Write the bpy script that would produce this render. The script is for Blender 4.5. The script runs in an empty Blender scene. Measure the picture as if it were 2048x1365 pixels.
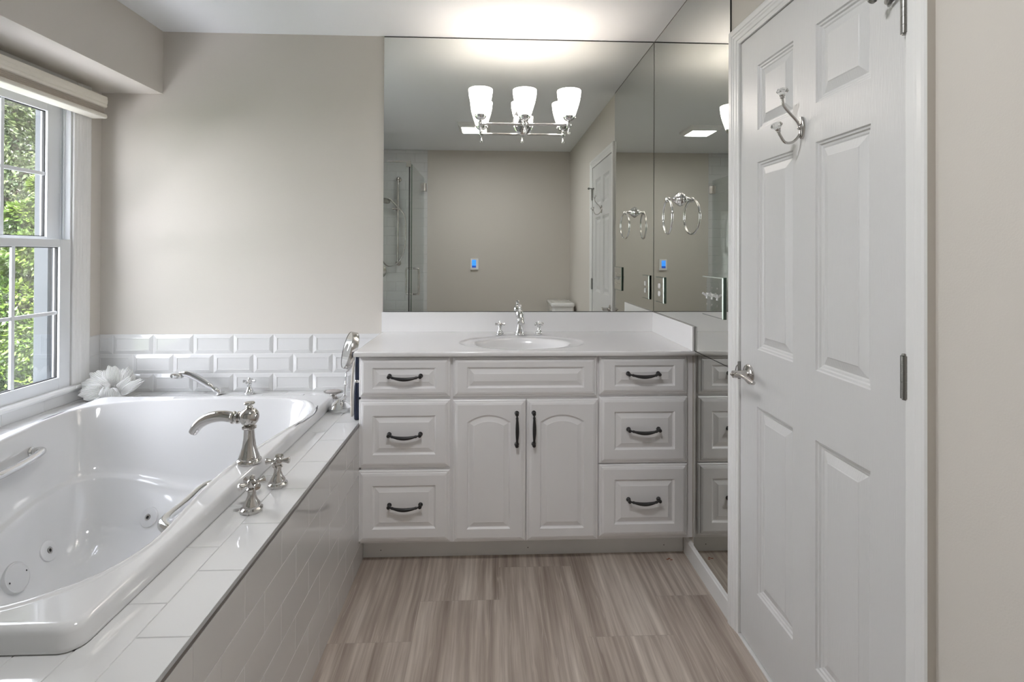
import bpy, bmesh, math, random
from mathutils import Vector, Matrix, noise
from mathutils.bvhtree import BVHTree
PI = math.pi
sc = bpy.context.scene
COL = sc.collection
random.seed(7)

# ------------------------------------------------------------------ camera, world, sun, exposure
cam_d = bpy.data.cameras.new('camera')
cam = bpy.data.objects.new('camera', cam_d)
COL.objects.link(cam)
cam_d.sensor_fit = 'HORIZONTAL'; cam_d.sensor_width = 36.0
cam_d.lens = 1025.76 / 2048 * 36
cam_d.shift_y = -180.04 / 2048
cam_d.clip_start = 0.02
CAMP = Vector((-0.86497, -2.68847, 1.30987))
yaw, pit, rol = 0.040337, 0.005469, 0.004079
F = Vector((math.sin(yaw) * math.cos(pit), math.cos(yaw) * math.cos(pit), math.sin(pit)))
R_ = Vector((math.cos(yaw), -math.sin(yaw), 0)); U_ = R_.cross(F)
R2 = R_ * math.cos(rol) + U_ * math.sin(rol); U2 = -R_ * math.sin(rol) + U_ * math.cos(rol)
M = Matrix((R2, U2, -F)).transposed().to_4x4(); M.translation = CAMP
cam.matrix_world = M
sc.camera = cam

sc.view_settings.view_transform = 'Standard'
sc.view_settings.look = 'None'
sc.view_settings.gamma = 1.0
sc.view_settings.use_curve_mapping = False
sc.view_settings.exposure = 0.64
sc.cycles.max_bounces = 12; sc.cycles.diffuse_bounces = 6; sc.cycles.glossy_bounces = 8
sc.cycles.transmission_bounces = 8; sc.cycles.transparent_max_bounces = 16
sc.cycles.sample_clamp_indirect = 6.0
sc.cycles.use_denoising = True
sc.cycles.caustics_reflective = False; sc.cycles.caustics_refractive = False

SKY_STRENGTH = 9.6
SUN_STRENGTH = 60.0
CEIL_LAMP = 9.0
w = bpy.data.worlds.new('sky'); sc.world = w; w.use_nodes = True
nt = w.node_tree; nt.nodes.clear()
o_ = nt.nodes.new('ShaderNodeOutputWorld'); bg = nt.nodes.new('ShaderNodeBackground')
tc = nt.nodes.new('ShaderNodeTexCoord'); sx = nt.nodes.new('ShaderNodeSeparateXYZ')
cr = nt.nodes.new('ShaderNodeValToRGB')
nt.links.new(tc.outputs['Generated'], sx.inputs[0]); nt.links.new(sx.outputs['Z'], cr.inputs[0])
cr.color_ramp.elements[0].position = 0.0; cr.color_ramp.elements[0].color = (0.95, 0.95, 0.985, 1)
cr.color_ramp.elements[1].position = 0.8; cr.color_ramp.elements[1].color = (0.84, 0.88, 1.0, 1)
nt.links.new(cr.outputs[0], bg.inputs[0]); bg.inputs[1].default_value = SKY_STRENGTH
nt.links.new(bg.outputs[0], o_.inputs[0])
sd = bpy.data.lights.new('sun', 'SUN'); sd.energy = SUN_STRENGTH; sd.angle = math.radians(0.6); sd.color = (1.0, 0.95, 0.86)
sun = bpy.data.objects.new('sun', sd); COL.objects.link(sun)
sun.rotation_euler = Vector((0.62, -0.42, 0.78)).to_track_quat('Z', 'Y').to_euler()

# ------------------------------------------------------------------ materials
def mat(name, col, rough=0.5, metal=0.0, spec=0.5, bump=None, noise_col=None, coat=0.0, emis=None, es=0.0):
    m = bpy.data.materials.new(name); m.use_nodes = True
    t = m.node_tree; b = t.nodes['Principled BSDF']
    b.inputs['Base Color'].default_value = (*col, 1); b.inputs['Roughness'].default_value = rough
    b.inputs['Metallic'].default_value = metal; b.inputs['Specular IOR Level'].default_value = spec
    b.inputs['Coat Weight'].default_value = coat; b.inputs['Coat Roughness'].default_value = 0.05
    if emis: b.inputs['Emission Color'].default_value = (*emis, 1); b.inputs['Emission Strength'].default_value = es
    tcn = t.nodes.new('ShaderNodeTexCoord')
    if noise_col:
        n = t.nodes.new('ShaderNodeTexNoise'); n.inputs['Scale'].default_value = noise_col[0]
        n.inputs['Detail'].default_value = 4
        r = t.nodes.new('ShaderNodeValToRGB')
        r.color_ramp.elements[0].position = 0.3; r.color_ramp.elements[1].position = 0.7
        r.color_ramp.elements[0].color = (*col, 1); r.color_ramp.elements[1].color = (*noise_col[1], 1)
        t.links.new(tcn.outputs['Object'], n.inputs['Vector']); t.links.new(n.outputs['Fac'], r.inputs[0])
        t.links.new(r.outputs[0], b.inputs['Base Color'])
    if bump:
        n = t.nodes.new('ShaderNodeTexNoise'); n.inputs['Scale'].default_value = bump[0]; n.inputs['Detail'].default_value = 3
        mp = t.nodes.new('ShaderNodeMapping')
        if len(bump) > 2: mp.inputs['Scale'].default_value = bump[2]
        bp = t.nodes.new('ShaderNodeBump'); bp.inputs['Strength'].default_value = bump[1]; bp.inputs['Distance'].default_value = 0.002
        t.links.new(tcn.outputs['Object'], mp.inputs[0]); t.links.new(mp.outputs[0], n.inputs['Vector'])
        t.links.new(n.outputs['Fac'], bp.inputs['Height']); t.links.new(bp.outputs[0], b.inputs['Normal'])
    return m
M_ = {}
M_['wall'] = mat('wall_paint', (0.635, 0.60, 0.55), 0.75, spec=0.3, bump=(260, 0.10))
M_['ceil'] = mat('ceiling_paint', (0.85, 0.87, 0.89), 0.85, spec=0.2, bump=(200, 0.1))
M_['trim'] = mat('trim_paint', (0.78, 0.78, 0.77), 0.32)
M_['doorp'] = mat('door_paint', (0.66, 0.66, 0.655), 0.34, bump=(60, 0.28, (1, 5, 0.35)))
M_['cab'] = mat('cabinet_paint', (0.84, 0.83, 0.835), 0.33)
M_['toe'] = mat('toe_kick_paint', (0.74, 0.74, 0.73), 0.5)
M_['marble'] = mat('cultured_marble', (0.87, 0.865, 0.865), 0.10, coat=0.4)
M_['acrylic'] = mat('acrylic', (0.70, 0.70, 0.70), 0.07, coat=0.6)
M_['tile'] = mat('glazed_tile', (0.68, 0.68, 0.675), 0.06, coat=0.5, bump=(14, 0.12))
M_['apron'] = mat('apron_tile', (0.70, 0.695, 0.685), 0.07, coat=0.5, bump=(10, 0.12))
M_['grout'] = mat('grout', (0.56, 0.555, 0.54), 0.9)
M_['groutw'] = mat('white_grout', (0.80, 0.80, 0.79), 0.9)
M_['edge'] = mat('metal_edge_strip', (0.28, 0.27, 0.26), 0.4, metal=0.7)
M_['chrome'] = mat('polished_nickel', (0.60, 0.58, 0.56), 0.06, metal=1.0)
M_['chrome2'] = mat('bright_chrome', (0.72, 0.72, 0.72), 0.05, metal=1.0)
M_['brushed'] = mat('brushed_nickel', (0.30, 0.295, 0.28), 0.3, metal=1.0)
M_['satin'] = mat('satin_nickel', (0.56, 0.54, 0.52), 0.2, metal=1.0)
M_['black'] = mat('oil_rubbed_bronze', (0.012, 0.011, 0.012), 0.35, spec=0.6)
M_['dark'] = mat('dark_gap', (0.03, 0.03, 0.03), 0.8)
M_['vinyl'] = mat('window_vinyl', (0.74, 0.76, 0.78), 0.3)
M_['shade'] = mat('shade_fabric', (0.60, 0.55, 0.48), 0.85, bump=(900, 0.2))
M_['cream'] = mat('shade_rail', (0.78, 0.75, 0.67), 0.4)
M_['coral'] = mat('coral_resin', (0.66, 0.655, 0.64), 0.6)
M_['soap'] = mat('grey_stone', (0.36, 0.33, 0.31), 0.5, noise_col=(30, (0.42, 0.39, 0.37)))
M_['navy'] = mat('navy_plastic', (0.007, 0.012, 0.032), 0.25)
M_['bone'] = mat('bone_plastic', (0.62, 0.57, 0.50), 0.5, noise_col=(60, (0.72, 0.68, 0.62)))
M_['plastic'] = mat('white_plastic', (0.85, 0.85, 0.84), 0.25)
M_['china'] = mat('porcelain', (0.80, 0.80, 0.79), 0.08, coat=0.5)
M_['jetw'] = mat('jet_plastic', (0.68, 0.68, 0.68), 0.25)
M_['jetg'] = mat('jet_cover', (0.62, 0.62, 0.62), 0.3)
M_['screen'] = mat('blue_screen', (0.02, 0.12, 0.5), 0.2, emis=(0.05, 0.30, 0.95), es=0.9)
M_['screen2'] = mat('navy_screen', (0.01, 0.04, 0.25), 0.2, emis=(0.02, 0.10, 0.5), es=0.6)
M_['shadeglass'] = mat('opal_glass', (0.9, 0.88, 0.84), 0.3, emis=(1.0, 0.91, 0.85), es=9.2)
M_['panel_light'] = mat('light_diffuser', (0.9, 0.9, 0.9), 0.4, emis=(1.0, 0.97, 0.92), es=9.0)
M_['bark'] = mat('bark', (0.022, 0.017, 0.013), 0.9)
M_['lawn'] = mat('lawn', (0.012, 0.025, 0.006), 0.95, noise_col=(2, (0.03, 0.05, 0.012)))
M_['bounce'] = mat('pale_bounce_ground', (0.66, 0.66, 0.70), 0.95, noise_col=(2, (0.72, 0.71, 0.74)))
M_['jambshade'] = mat('shaded_jamb', (0.035, 0.045, 0.055), 0.5)  # shade on the outer window jamb, put into a dark bluish colour
M_['plate_edge'] = mat('green_glass_edge', (0.10, 0.15, 0.12), 0.15)
M_['bevelglass'] = mat('bevelled_glass', (0.30, 0.33, 0.30), 0.3, metal=1.0)
M_['siding'] = mat('exterior_siding', (0.55, 0.6, 0.63), 0.6)
M_['stain'] = mat('rust_stain', (0.30, 0.10, 0.05), 0.6)

def leafmat(name, c1, c2):
    m = bpy.data.materials.new(name); m.use_nodes = True
    t = m.node_tree; b = t.nodes['Principled BSDF']; b.inputs['Roughness'].default_value = 0.45
    tcn = t.nodes.new('ShaderNodeTexCoord'); n = t.nodes.new('ShaderNodeTexNoise'); n.inputs['Scale'].default_value = 5.0
    r = t.nodes.new('ShaderNodeValToRGB'); r.color_ramp.elements[0].position = 0.35; r.color_ramp.elements[1].position = 0.65
    r.color_ramp.elements[0].color = (*c1, 1); r.color_ramp.elements[1].color = (*c2, 1)
    t.links.new(tcn.outputs['Object'], n.inputs['Vector']); t.links.new(n.outputs['Fac'], r.inputs[0]); t.links.new(r.outputs[0], b.inputs['Base Color'])
    tr = t.nodes.new('ShaderNodeBsdfTranslucent'); mx = t.nodes.new('ShaderNodeMixShader'); mx.inputs[0].default_value = 0.35
    t.links.new(r.outputs[0], tr.inputs[0]); out = t.nodes['Material Output']
    t.links.new(b.outputs[0], mx.inputs[1]); t.links.new(tr.outputs[0], mx.inputs[2]); t.links.new(mx.outputs[0], out.inputs[0])
    return m
M_['leafA'] = leafmat('bright_leaves', (0.018, 0.042, 0.006), (0.062, 0.098, 0.014))
M_['leafB'] = leafmat('dark_leaves', (0.006, 0.016, 0.004), (0.018, 0.033, 0.008))
M_['leafC'] = leafmat('grey_green_leaves', (0.010, 0.022, 0.006), (0.050, 0.066, 0.026))

def mirror_mat():
    m = bpy.data.materials.new('silvered_mirror'); m.use_nodes = True
    b = m.node_tree.nodes['Principled BSDF']
    b.inputs['Base Color'].default_value = (0.775, 0.785, 0.755, 1); b.inputs['Metallic'].default_value = 1; b.inputs['Roughness'].default_value = 0.0
    return m
M_['mirror'] = mirror_mat()
def glass_mat(name, tint, refl=0.08, k=0.6):
    m = bpy.data.materials.new(name); m.use_nodes = True; t = m.node_tree
    t.nodes.remove(t.nodes['Principled BSDF']); out = t.nodes['Material Output']
    tr = t.nodes.new('ShaderNodeBsdfTransparent'); tr.inputs[0].default_value = (*tint, 1)
    gl = t.nodes.new('ShaderNodeBsdfGlossy'); gl.inputs['Roughness'].default_value = 0.0
    lw = t.nodes.new('ShaderNodeLayerWeight'); lw.inputs[0].default_value = 0.25
    ma = t.nodes.new('ShaderNodeMath'); ma.operation = 'MULTIPLY_ADD'; ma.inputs[1].default_value = k; ma.inputs[2].default_value = refl * 0.3
    mx = t.nodes.new('ShaderNodeMixShader')
    t.links.new(lw.outputs['Fresnel'], ma.inputs[0]); t.links.new(ma.outputs[0], mx.inputs[0])
    t.links.new(tr.outputs[0], mx.inputs[1]); t.links.new(gl.outputs[0], mx.inputs[2]); t.links.new(mx.outputs[0], out.inputs[0])
    return m
M_['glass'] = glass_mat('window_glass', (0.98, 0.99, 0.99), refl=0.02, k=0.3)
M_['sglass'] = glass_mat('shower_glass', (0.98, 0.993, 0.987), k=0.35)
def clear_mat():
    m = bpy.data.materials.new('crystal'); m.use_nodes = True
    b = m.node_tree.nodes['Principled BSDF']
    b.inputs['Base Color'].default_value = (1.0, 1.0, 1.0, 1); b.inputs['Transmission Weight'].default_value = 1.0
    b.inputs['Roughness'].default_value = 0.03; b.inputs['IOR'].default_value = 1.45
    return m
M_['crystal'] = clear_mat()

def floor_mat():
    m = bpy.data.materials.new('vein_cut_floor_tile'); m.use_nodes = True; t = m.node_tree
    b = t.nodes['Principled BSDF']; L = t.links.new; N = t.nodes.new
    b.inputs['Roughness'].default_value = 0.42
    tcn = N('ShaderNodeTexCoord'); s = N('ShaderNodeSeparateXYZ'); L(tcn.outputs['Object'], s.inputs[0])
    def math_(op, a, bb=None, c=None):
        n = N('ShaderNodeMath'); n.operation = op
        for i, v in enumerate((a, bb, c)):
            if v is None: continue
            if isinstance(v, (int, float)): n.inputs[i].default_value = v
            else: L(v, n.inputs[i])
        return n.outputs[0]
    u = math_('DIVIDE', math_('ADD', s.outputs['X'], 1.415 + 3.0), 0.299)      # column coordinate
    ci = math_('FLOOR', u); fu = math_('SUBTRACT', u, ci)
    yo = math_('MULTIPLY', math_('MODULO', ci, 3.0), 0.2)                      # thirds offset
    v = math_('DIVIDE', math_('SUBTRACT', math_('ADD', s.outputs['Y'], 0.94 + 6.0 + 0.2), yo), 0.6)
    ri = math_('FLOOR', v); fv = math_('SUBTRACT', v, ri)
    du = math_('MULTIPLY', math_('MINIMUM', fu, math_('SUBTRACT', 1.0, fu)), 0.299)
    dv = math_('MULTIPLY', math_('MINIMUM', fv, math_('SUBTRACT', 1.0, fv)), 0.6)
    gr = math_('LESS_THAN', dv, 0.0011); gr2 = math_('LESS_THAN', du, 0.0005)
    grout = math_('MAXIMUM', gr, math_('MULTIPLY', gr2, 0.6))
    tid = math_('ADD', math_('MULTIPLY', ci, 7.31), math_('MULTIPLY', ri, 3.77))
    # vein coordinates: long in y, fine in x, slightly wavy
    wv = N('ShaderNodeTexNoise'); wv.inputs['Scale'].default_value = 3.0; wv.inputs['Detail'].default_value = 1.5
    L(tcn.outputs['Object'], wv.inputs['Vector'])
    wob = math_('MULTIPLY', math_('SUBTRACT', wv.outputs['Fac'], 0.5), 0.016)
    xx = math_('ADD', s.outputs['X'], wob)
    def veins(sx, sy, det, seed):
        cb = N('ShaderNodeCombineXYZ'); L(math_('MULTIPLY', xx, sx), cb.inputs[0]); L(math_('MULTIPLY', s.outputs['Y'], sy), cb.inputs[1])
        L(math_('ADD', math_('MULTIPLY', tid, 1.7), seed), cb.inputs[2])
        n = N('ShaderNodeTexNoise'); n.inputs['Scale'].default_value = 1.0; n.inputs['Detail'].default_value = det; n.inputs['Roughness'].default_value = 0.6
        L(cb.outputs[0], n.inputs['Vector']); return n.outputs['Fac']
    a1 = veins(14, 0.9, 3, 0.0); a2 = veins(60, 2.0, 4, 9.0); a3 = veins(34, 1.3, 2, 21.0)
    mixv = math_('ADD', math_('MULTIPLY', a1, 0.55), math_('MULTIPLY', a2, 0.45))
    r = N('ShaderNodeValToRGB'); e = r.color_ramp.elements
    e[0].position = 0.36; e[0].color = (0.27, 0.215, 0.18, 1); e[1].position = 0.66; e[1].color = (0.66, 0.59, 0.52, 1)
    k = e.new(0.50); k.color = (0.415, 0.35, 0.30, 1)
    L(mixv, r.inputs[0])
    # thin pale veins
    pv = N('ShaderNodeValToRGB'); pe = pv.color_ramp.elements
    pe[0].position = 0.0; pe[0].color = (0, 0, 0, 1); pe[1].position = 1.0; pe[1].color = (0, 0, 0, 1)
    for p_, c_ in ((0.565, 0), (0.585, 1), (0.605, 0)):
        q = pe.new(p_); q.color = (c_, c_, c_, 1)
    L(a3, pv.inputs[0])
    mx = N('ShaderNodeMix'); mx.data_type = 'RGBA'
    L(math_('MULTIPLY', pv.outputs[0], 0.55), mx.inputs['Factor']); L(r.outputs[0], mx.inputs['A']); mx.inputs['B'].default_value = (0.56, 0.49, 0.43, 1)
    mg = N('ShaderNodeMix'); mg.data_type = 'RGBA'; L(math_('MULTIPLY', grout, 0.7), mg.inputs['Factor']); L(mx.outputs['Result'], mg.inputs['A'])
    mg.inputs['B'].default_value = (0.36, 0.31, 0.27, 1)
    L(mg.outputs['Result'], b.inputs['Base Color'])
    bp = N('ShaderNodeBump'); bp.inputs['Strength'].default_value = 0.25; bp.inputs['Distance'].default_value = 0.001
    L(math_('SUBTRACT', a2, grout), bp.inputs['Height']); L(bp.outputs[0], b.inputs['Normal'])
    return m
M_['floor'] = floor_mat()

# ------------------------------------------------------------------ mesh helpers
class MB:
    def __init__(s): s.v = []; s.f = []; s.mi = []; s.sm = []
    def add(s, vs, fs, mi=0, sm=False, mtx=None):
        o = len(s.v)
        s.v += [tuple(mtx @ Vector(p)) if mtx else tuple(p) for p in vs]
        for f in fs: s.f.append([i + o for i in f]); s.mi.append(mi); s.sm.append(sm)
        return s
    def box(s, a, b, mi=0, ch=0.0, mtx=None):
        x0, x1 = sorted((a[0], b[0])); y0, y1 = sorted((a[1], b[1])); z0, z1 = sorted((a[2], b[2]))
        if ch <= 0:
            vs = [(x0, y0, z0), (x1, y0, z0), (x1, y1, z0), (x0, y1, z0), (x0, y0, z1), (x1, y0, z1), (x1, y1, z1), (x0, y1, z1)]
            s.add(vs, [(3, 2, 1, 0), (4, 5, 6, 7), (0, 1, 5, 4), (1, 2, 6, 5), (2, 3, 7, 6), (3, 0, 4, 7)], mi, False, mtx); return s
        c = min(ch, (x1 - x0) / 2.01, (y1 - y0) / 2.01, (z1 - z0) / 2.01)
        bm = bmesh.new(); bmesh.ops.create_cube(bm, size=1)
        for v in bm.verts: v.co = Vector(((x0 + x1) / 2 + v.co.x * (x1 - x0), (y0 + y1) / 2 + v.co.y * (y1 - y0), (z0 + z1) / 2 + v.co.z * (z1 - z0)))
        bmesh.ops.bevel(bm, geom=bm.edges[:], offset=c, segments=2, profile=0.6, affect='EDGES')
        bm.verts.index_update()
        s.add([v.co[:] for v in bm.verts], [[v.index for v in f.verts] for f in bm.faces], mi, False, mtx); bm.free(); return s
    def lathe(s, prof, n=32, mi=0, mtx=None, cap=True, sx=1.0, sy=1.0):
        vs = []; fs = []
        for r, z in prof:
            for k in range(n):
                a = 2 * PI * k / n; vs.append((r * math.cos(a) * sx, r * math.sin(a) * sy, z))
        for i in range(len(prof) - 1):
            for k in range(n):
                k2 = (k + 1) % n; fs.append((i * n + k, i * n + k2, (i + 1) * n + k2, (i + 1) * n + k))
        if cap:
            if prof[0][0] > 1e-5: fs.append([k for k in range(n)][::-1])
            if prof[-1][0] > 1e-5: fs.append([(len(prof) - 1) * n + k for k in range(n)])
        s.add(vs, fs, mi, True, mtx); return s
    def tube(s, path, rad, n=16, mi=0, mtx=None, closed=False, flat=1.0):
        P = [Vector(p) for p in path]; m = len(P)
        rr = rad if isinstance(rad, (list, tuple)) else [rad] * m
        tan = []
        for i in range(m):
            if closed: t = P[(i + 1) % m] - P[(i - 1) % m]
            else: t = P[min(i + 1, m - 1)] - P[max(i - 1, 0)]
            tan.append(t.normalized())
        up = Vector((0, 0, 1)) if abs(tan[0].z) < 0.9 else Vector((0, 1, 0))
        nx = tan[0].cross(up).normalized(); vs = []; fs = []
        for i in range(m):
            nx = (nx - tan[i] * nx.dot(tan[i])).normalized(); ny = tan[i].cross(nx)
            for k in range(n):
                a = 2 * PI * k / n; vs.append(P[i] + (nx * math.cos(a) + ny * math.sin(a) * flat) * rr[i])
        rng = m if closed else m - 1
        for i in range(rng):
            j = (i + 1) % m
            for k in range(n):
                k2 = (k + 1) % n; fs.append((i * n + k, i * n + k2, j * n + k2, j * n + k))
        if not closed: fs.append([k for k in range(n)][::-1]); fs.append([(m - 1) * n + k for k in range(n)])
        s.add(vs, fs, mi, True, mtx); return s
    def sphere(s, c, r, mi=0, n=20, sc3=(1, 1, 1), mtx=None):
        pr = []; vs = []; fs = []; m = n // 2
        vs.append((c[0], c[1], c[2] - r * sc3[2]))
        for i in range(1, m):
            a = -PI / 2 + PI * i / m
            for k in range(n):
                b = 2 * PI * k / n
                vs.append((c[0] + r * sc3[0] * math.cos(a) * math.cos(b), c[1] + r * sc3[1] * math.cos(a) * math.sin(b), c[2] + r * sc3[2] * math.sin(a)))
        vs.append((c[0], c[1], c[2] + r * sc3[2])); top = len(vs) - 1
        for k in range(n):
            k2 = (k + 1) % n; fs.append((0, 1 + k2, 1 + k)); fs.append((top, 1 + (m - 2) * n + k, 1 + (m - 2) * n + k2))
            for i in range(m - 2): fs.append((1 + i * n + k, 1 + i * n + k2, 1 + (i + 1) * n + k2, 1 + (i + 1) * n + k))
        s.add(vs, fs, mi, True, mtx); return s
    def rings(s, R, mi=0, sm=False, capend=True, capstart=False, mtx=None):
        n = len(R[0]); vs = [p for r in R for p in r]; fs = []
        for i in range(len(R) - 1):
            for k in range(n):
                k2 = (k + 1) % n; fs.append((i * n + k, i * n + k2, (i + 1) * n + k2, (i + 1) * n + k))
        if capend: fs.append([(len(R) - 1) * n + k for k in range(n)])
        if capstart: fs.append([k for k in range(n)][::-1])
        s.add(vs, fs, mi, sm, mtx); return s
    def build(s, name, mats, parent=None, loc=(0, 0, 0), sharp=35, bevel=0.0):
        me = bpy.data.meshes.new(name)
        L = Vector(loc)
        me.from_pydata([tuple(Vector(p) - L) for p in s.v], [], s.f)
        for i, p in enumerate(me.polygons): p.material_index = s.mi[i]; p.use_smooth = s.sm[i]
        for m in (mats if isinstance(mats, (list, tuple)) else [mats]): me.materials.append(M_[m])
        bm = bmesh.new(); bm.from_mesh(me)
        bmesh.ops.recalc_face_normals(bm, faces=bm.faces[:])
        if any(s.sm):
            for e in bm.edges:
                if len(e.link_faces) == 2 and e.calc_face_angle(0) > math.radians(sharp): e.smooth = False
        bm.to_mesh(me); bm.free()
        o = bpy.data.objects.new(name, me); COL.objects.link(o)
        o.location = L
        if parent is not None:
            o.parent = parent
            pl = world_of(parent)
            o.location = L - pl
        if bevel:
            b = o.modifiers.new('bevel', 'BEVEL'); b.width = bevel; b.segments = 2; b.limit_method = 'ANGLE'; b.angle_limit = math.radians(40)
        return o
def world_of(o):
    p = Vector((0, 0, 0))
    while o is not None: p = p + Vector(o.location); o = o.parent
    return p
def tag(o, label=None, cat=None, group=None, kind=None):
    if label: o['label'] = label
    if cat: o['category'] = cat
    if group: o['group'] = group
    if kind: o['kind'] = kind
    return o
def thing(name, loc, label, cat, group=None, kind=None):
    o = bpy.data.objects.new(name, None); COL.objects.link(o); o.location = loc; o.empty_display_size = 0.05
    return tag(o, label, cat, group, kind)
def struct(name, mb, mats, label=None, cat=None, bevel=0.0):
    o = mb.build(name, mats, bevel=bevel); return tag(o, label, cat, kind='structure')
def T(x, y, z): return Matrix.Translation((x, y, z))
def RX(a): return Matrix.Rotation(a, 4, 'X')
def RY(a): return Matrix.Rotation(a, 4, 'Y')
def RZ(a): return Matrix.Rotation(a, 4, 'Z')
def cr_curve(pts, n=8, closed=False):
    P = [Vector(p) for p in pts]; m = len(P); out = []
    rng = m if closed else m - 1
    for i in range(rng):
        if closed: p0, p1, p2, p3 = P[(i - 1) % m], P[i], P[(i + 1) % m], P[(i + 2) % m]
        else: p0, p1, p2, p3 = P[max(i - 1, 0)], P[i], P[i + 1], P[min(i + 2, m - 1)]
        for k in range(n):
            t = k / n
            out.append(0.5 * ((2 * p1) + (-p0 + p2) * t + (2 * p0 - 5 * p1 + 4 * p2 - p3) * t * t + (-p0 + 3 * p1 - 3 * p2 + p3) * t ** 3))
    if not closed: out.append(P[-1])
    return out

# ------------------------------------------------------------------ room shell
XL, YR, H = -2.849, -2.947, 2.44
SHY = -1.93     # shower glass line
struct('floor', MB().box((XL - .15, YR - .12, -.10), (0.15, 0.15, 0.0)), 'floor')
struct('ceiling', MB().box((XL - .15, YR - .12, H), (0.15, 0.15, H + .10)), 'ceil')
struct('wall_back', MB().box((XL - .15, 0, 0), (0.15, 0.12, H)), 'wall')
struct('wall_rear', MB().box((XL - .15, YR - .12, 0), (0.15, YR, H)), 'wall')
DY0, DY1, DZ = -0.945, -1.662, 2.043
wr = MB().box((0, 0, 0), (0.12, DY0, H)).box((0, DY1, 0), (0.12, YR, H)).box((0, DY0, DZ), (0.12, DY1, H)).box((0.10, DY0, 0), (0.12, DY1, DZ))
struct('wall_right', wr, 'wall')
WZ0, WZ1 = 0.668, 2.045
WYA = [(-0.19, -0.97)]
wl = MB()
wx0, wx1 = XL - .15, XL
wl.box((wx0, 0, 0), (wx1, YR, WZ0)).box((wx0, 0, WZ1), (wx1, YR, H))
wl.box((wx0, 0, WZ0), (wx1, WYA[0][0], WZ1)).box((wx0, WYA[0][1], WZ0), (wx1, YR, WZ1))
struct('wall_left', wl, 'wall')
struct('wall_soffit', MB().box((XL, 0, 2.12), (-2.546, SHY, H)), 'wall', 'beige painted bulkhead boxed along the ceiling above the window', 'soffit')

# baseboards (right wall below mirror, beyond the door, rear wall)
def base_profile(mb, y0, y1, h=.08, t=.014):
    pr = [(0, 0), (-t, 0), (-t, h - .014), (-t + .003, h - .010), (-t + .005, h - .003), (-t + .008, h), (0, h)]
    n = len(pr); vs = [(x, y0, z) for x, z in pr] + [(x, y1, z) for x, z in pr]
    fs = [(i, (i + 1) % n, n + (i + 1) % n, n + i) for i in range(n)] + [list(range(n))[::-1], list(range(n, 2 * n))]
    mb.add(vs, fs)
mb = MB(); base_profile(mb, -.455, -.888); struct('baseboard_right', mb, 'trim')
mb = MB(); base_profile(mb, -1.724, YR + .012); struct('baseboard_side', mb, 'trim')
mb = MB(); mb.box((-1.56, YR, 0), (-.016, YR + .012, .08), ch=.003); struct('baseboard_rear', mb, 'trim')

# ------------------------------------------------------------------ mirrors
MT = .006
def mirror(name, a, b, label, face):
    mb = MB(); mb.box(a, b)
    if label.startswith('huge'): mb.box((a[0], -.0005, 2.4335), (b[0] - .001, -.0050, 2.4385), mi=1).box((a[0], -.0005, 1.0068), (b[0] - .001, -.0064, 1.0090), mi=1)
    if label.startswith('tall'): mb.box((-.0005, -.0105, 2.4335), (-.0050, b[1], 2.4385), mi=1).box((-.0005, -.0062, 1.0068), (-.0050, -.0108, 2.438), mi=1)
    o = mb.build(name, ['mirror', 'dark'])
    ax = 1 if face == 'y' else 0
    for p in o.data.polygons:
        if not (p.normal[ax] < -0.5): p.material_index = 1
    tag(o, label, 'mirror'); return o
mirror('wall_mirror', (-1.4246, 0, 1.0075), (-.0065, -MT, 2.4335), 'huge frameless mirror on the back wall above the vanity backsplash', 'y')
mirror('wall_mirror', (0, -.0108, .9045), (-MT, -.872, 2.4335), 'tall frameless mirror on the right wall beside the counter, holding the towel ring', 'x')
mirror('wall_mirror', (0, -.5485, .082), (-MT, -.872, .9015), 'low mirror on the right wall below counter height next to the baseboard', 'x')

# ------------------------------------------------------------------ door, casing, hinges, lever
def ring_rect(u0, u1, v0, v1, i): return [(u0 + i, v0 + i), (u1 - i, v0 + i), (u1 - i, v1 - i), (u0 + i, v1 - i)]
def door_face(mb, u0, u1, v0, v1, panels, X, sgn, prof):
    """flat frame with sunk/raised panels; (u,v)->(y,z); depth d sinks into the slab"""
    us = sorted({u0, u1} | {p[0] for p in panels} | {p[1] for p in panels}); vs = sorted({v0, v1} | {p[2] for p in panels} | {p[3] for p in panels})
    for i in range(len(us) - 1):
        for j in range(len(vs) - 1):
            cu, cv = (us[i] + us[i + 1]) / 2, (vs[j] + vs[j + 1]) / 2
            if any(p[0] < cu < p[1] and p[2] < cv < p[3] for p in panels): continue
            mb.add([(X, us[i], vs[j]), (X, us[i + 1], vs[j]), (X, us[i + 1], vs[j + 1]), (X, us[i], vs[j + 1])], [(0, 1, 2, 3)])
    for p in panels:
        R = [[(X + sgn * d, u, v) for u, v in ring_rect(p[0], p[1], p[2], p[3], i)] for i, d in prof]
        mb.rings(R)
pan = []
for (ua, ub) in ((-1.254, -1.056), (-1.555, -1.356)):
    for (za, zb) in ((1.715, 1.926), (1.003, 1.611), (.212, .818)): pan.append((ua, ub, za, zb))
DF = -0.002
prof = [(0, 0), (.003, .0045), (.008, .005), (.011, .009), (.016, .0095), (.020, .0115), (.042, .0045), (.0445, .003)]
dth = .035
mb = MB(); y0, y1, z0, z1 = -1.659, -.948, .010, 2.040
door_face(mb, y0, y1, z0, z1, pan, DF, 1, prof)
mb.add([(DF, y0, z0), (DF, y1, z0), (DF, y1, z1), (DF, y0, z1), (DF + dth, y0, z0), (DF + dth, y1, z0), (DF + dth, y1, z1), (DF + dth, y0, z1)],
       [(4, 5, 6, 7), (0, 1, 5, 4), (1, 2, 6, 5), (2, 3, 7, 6), (3, 0, 4, 7)])
door = tag(mb.build('door_1', 'doorp'), 'white six panel door in the right wall with nickel lever', 'door', kind='structure')
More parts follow.
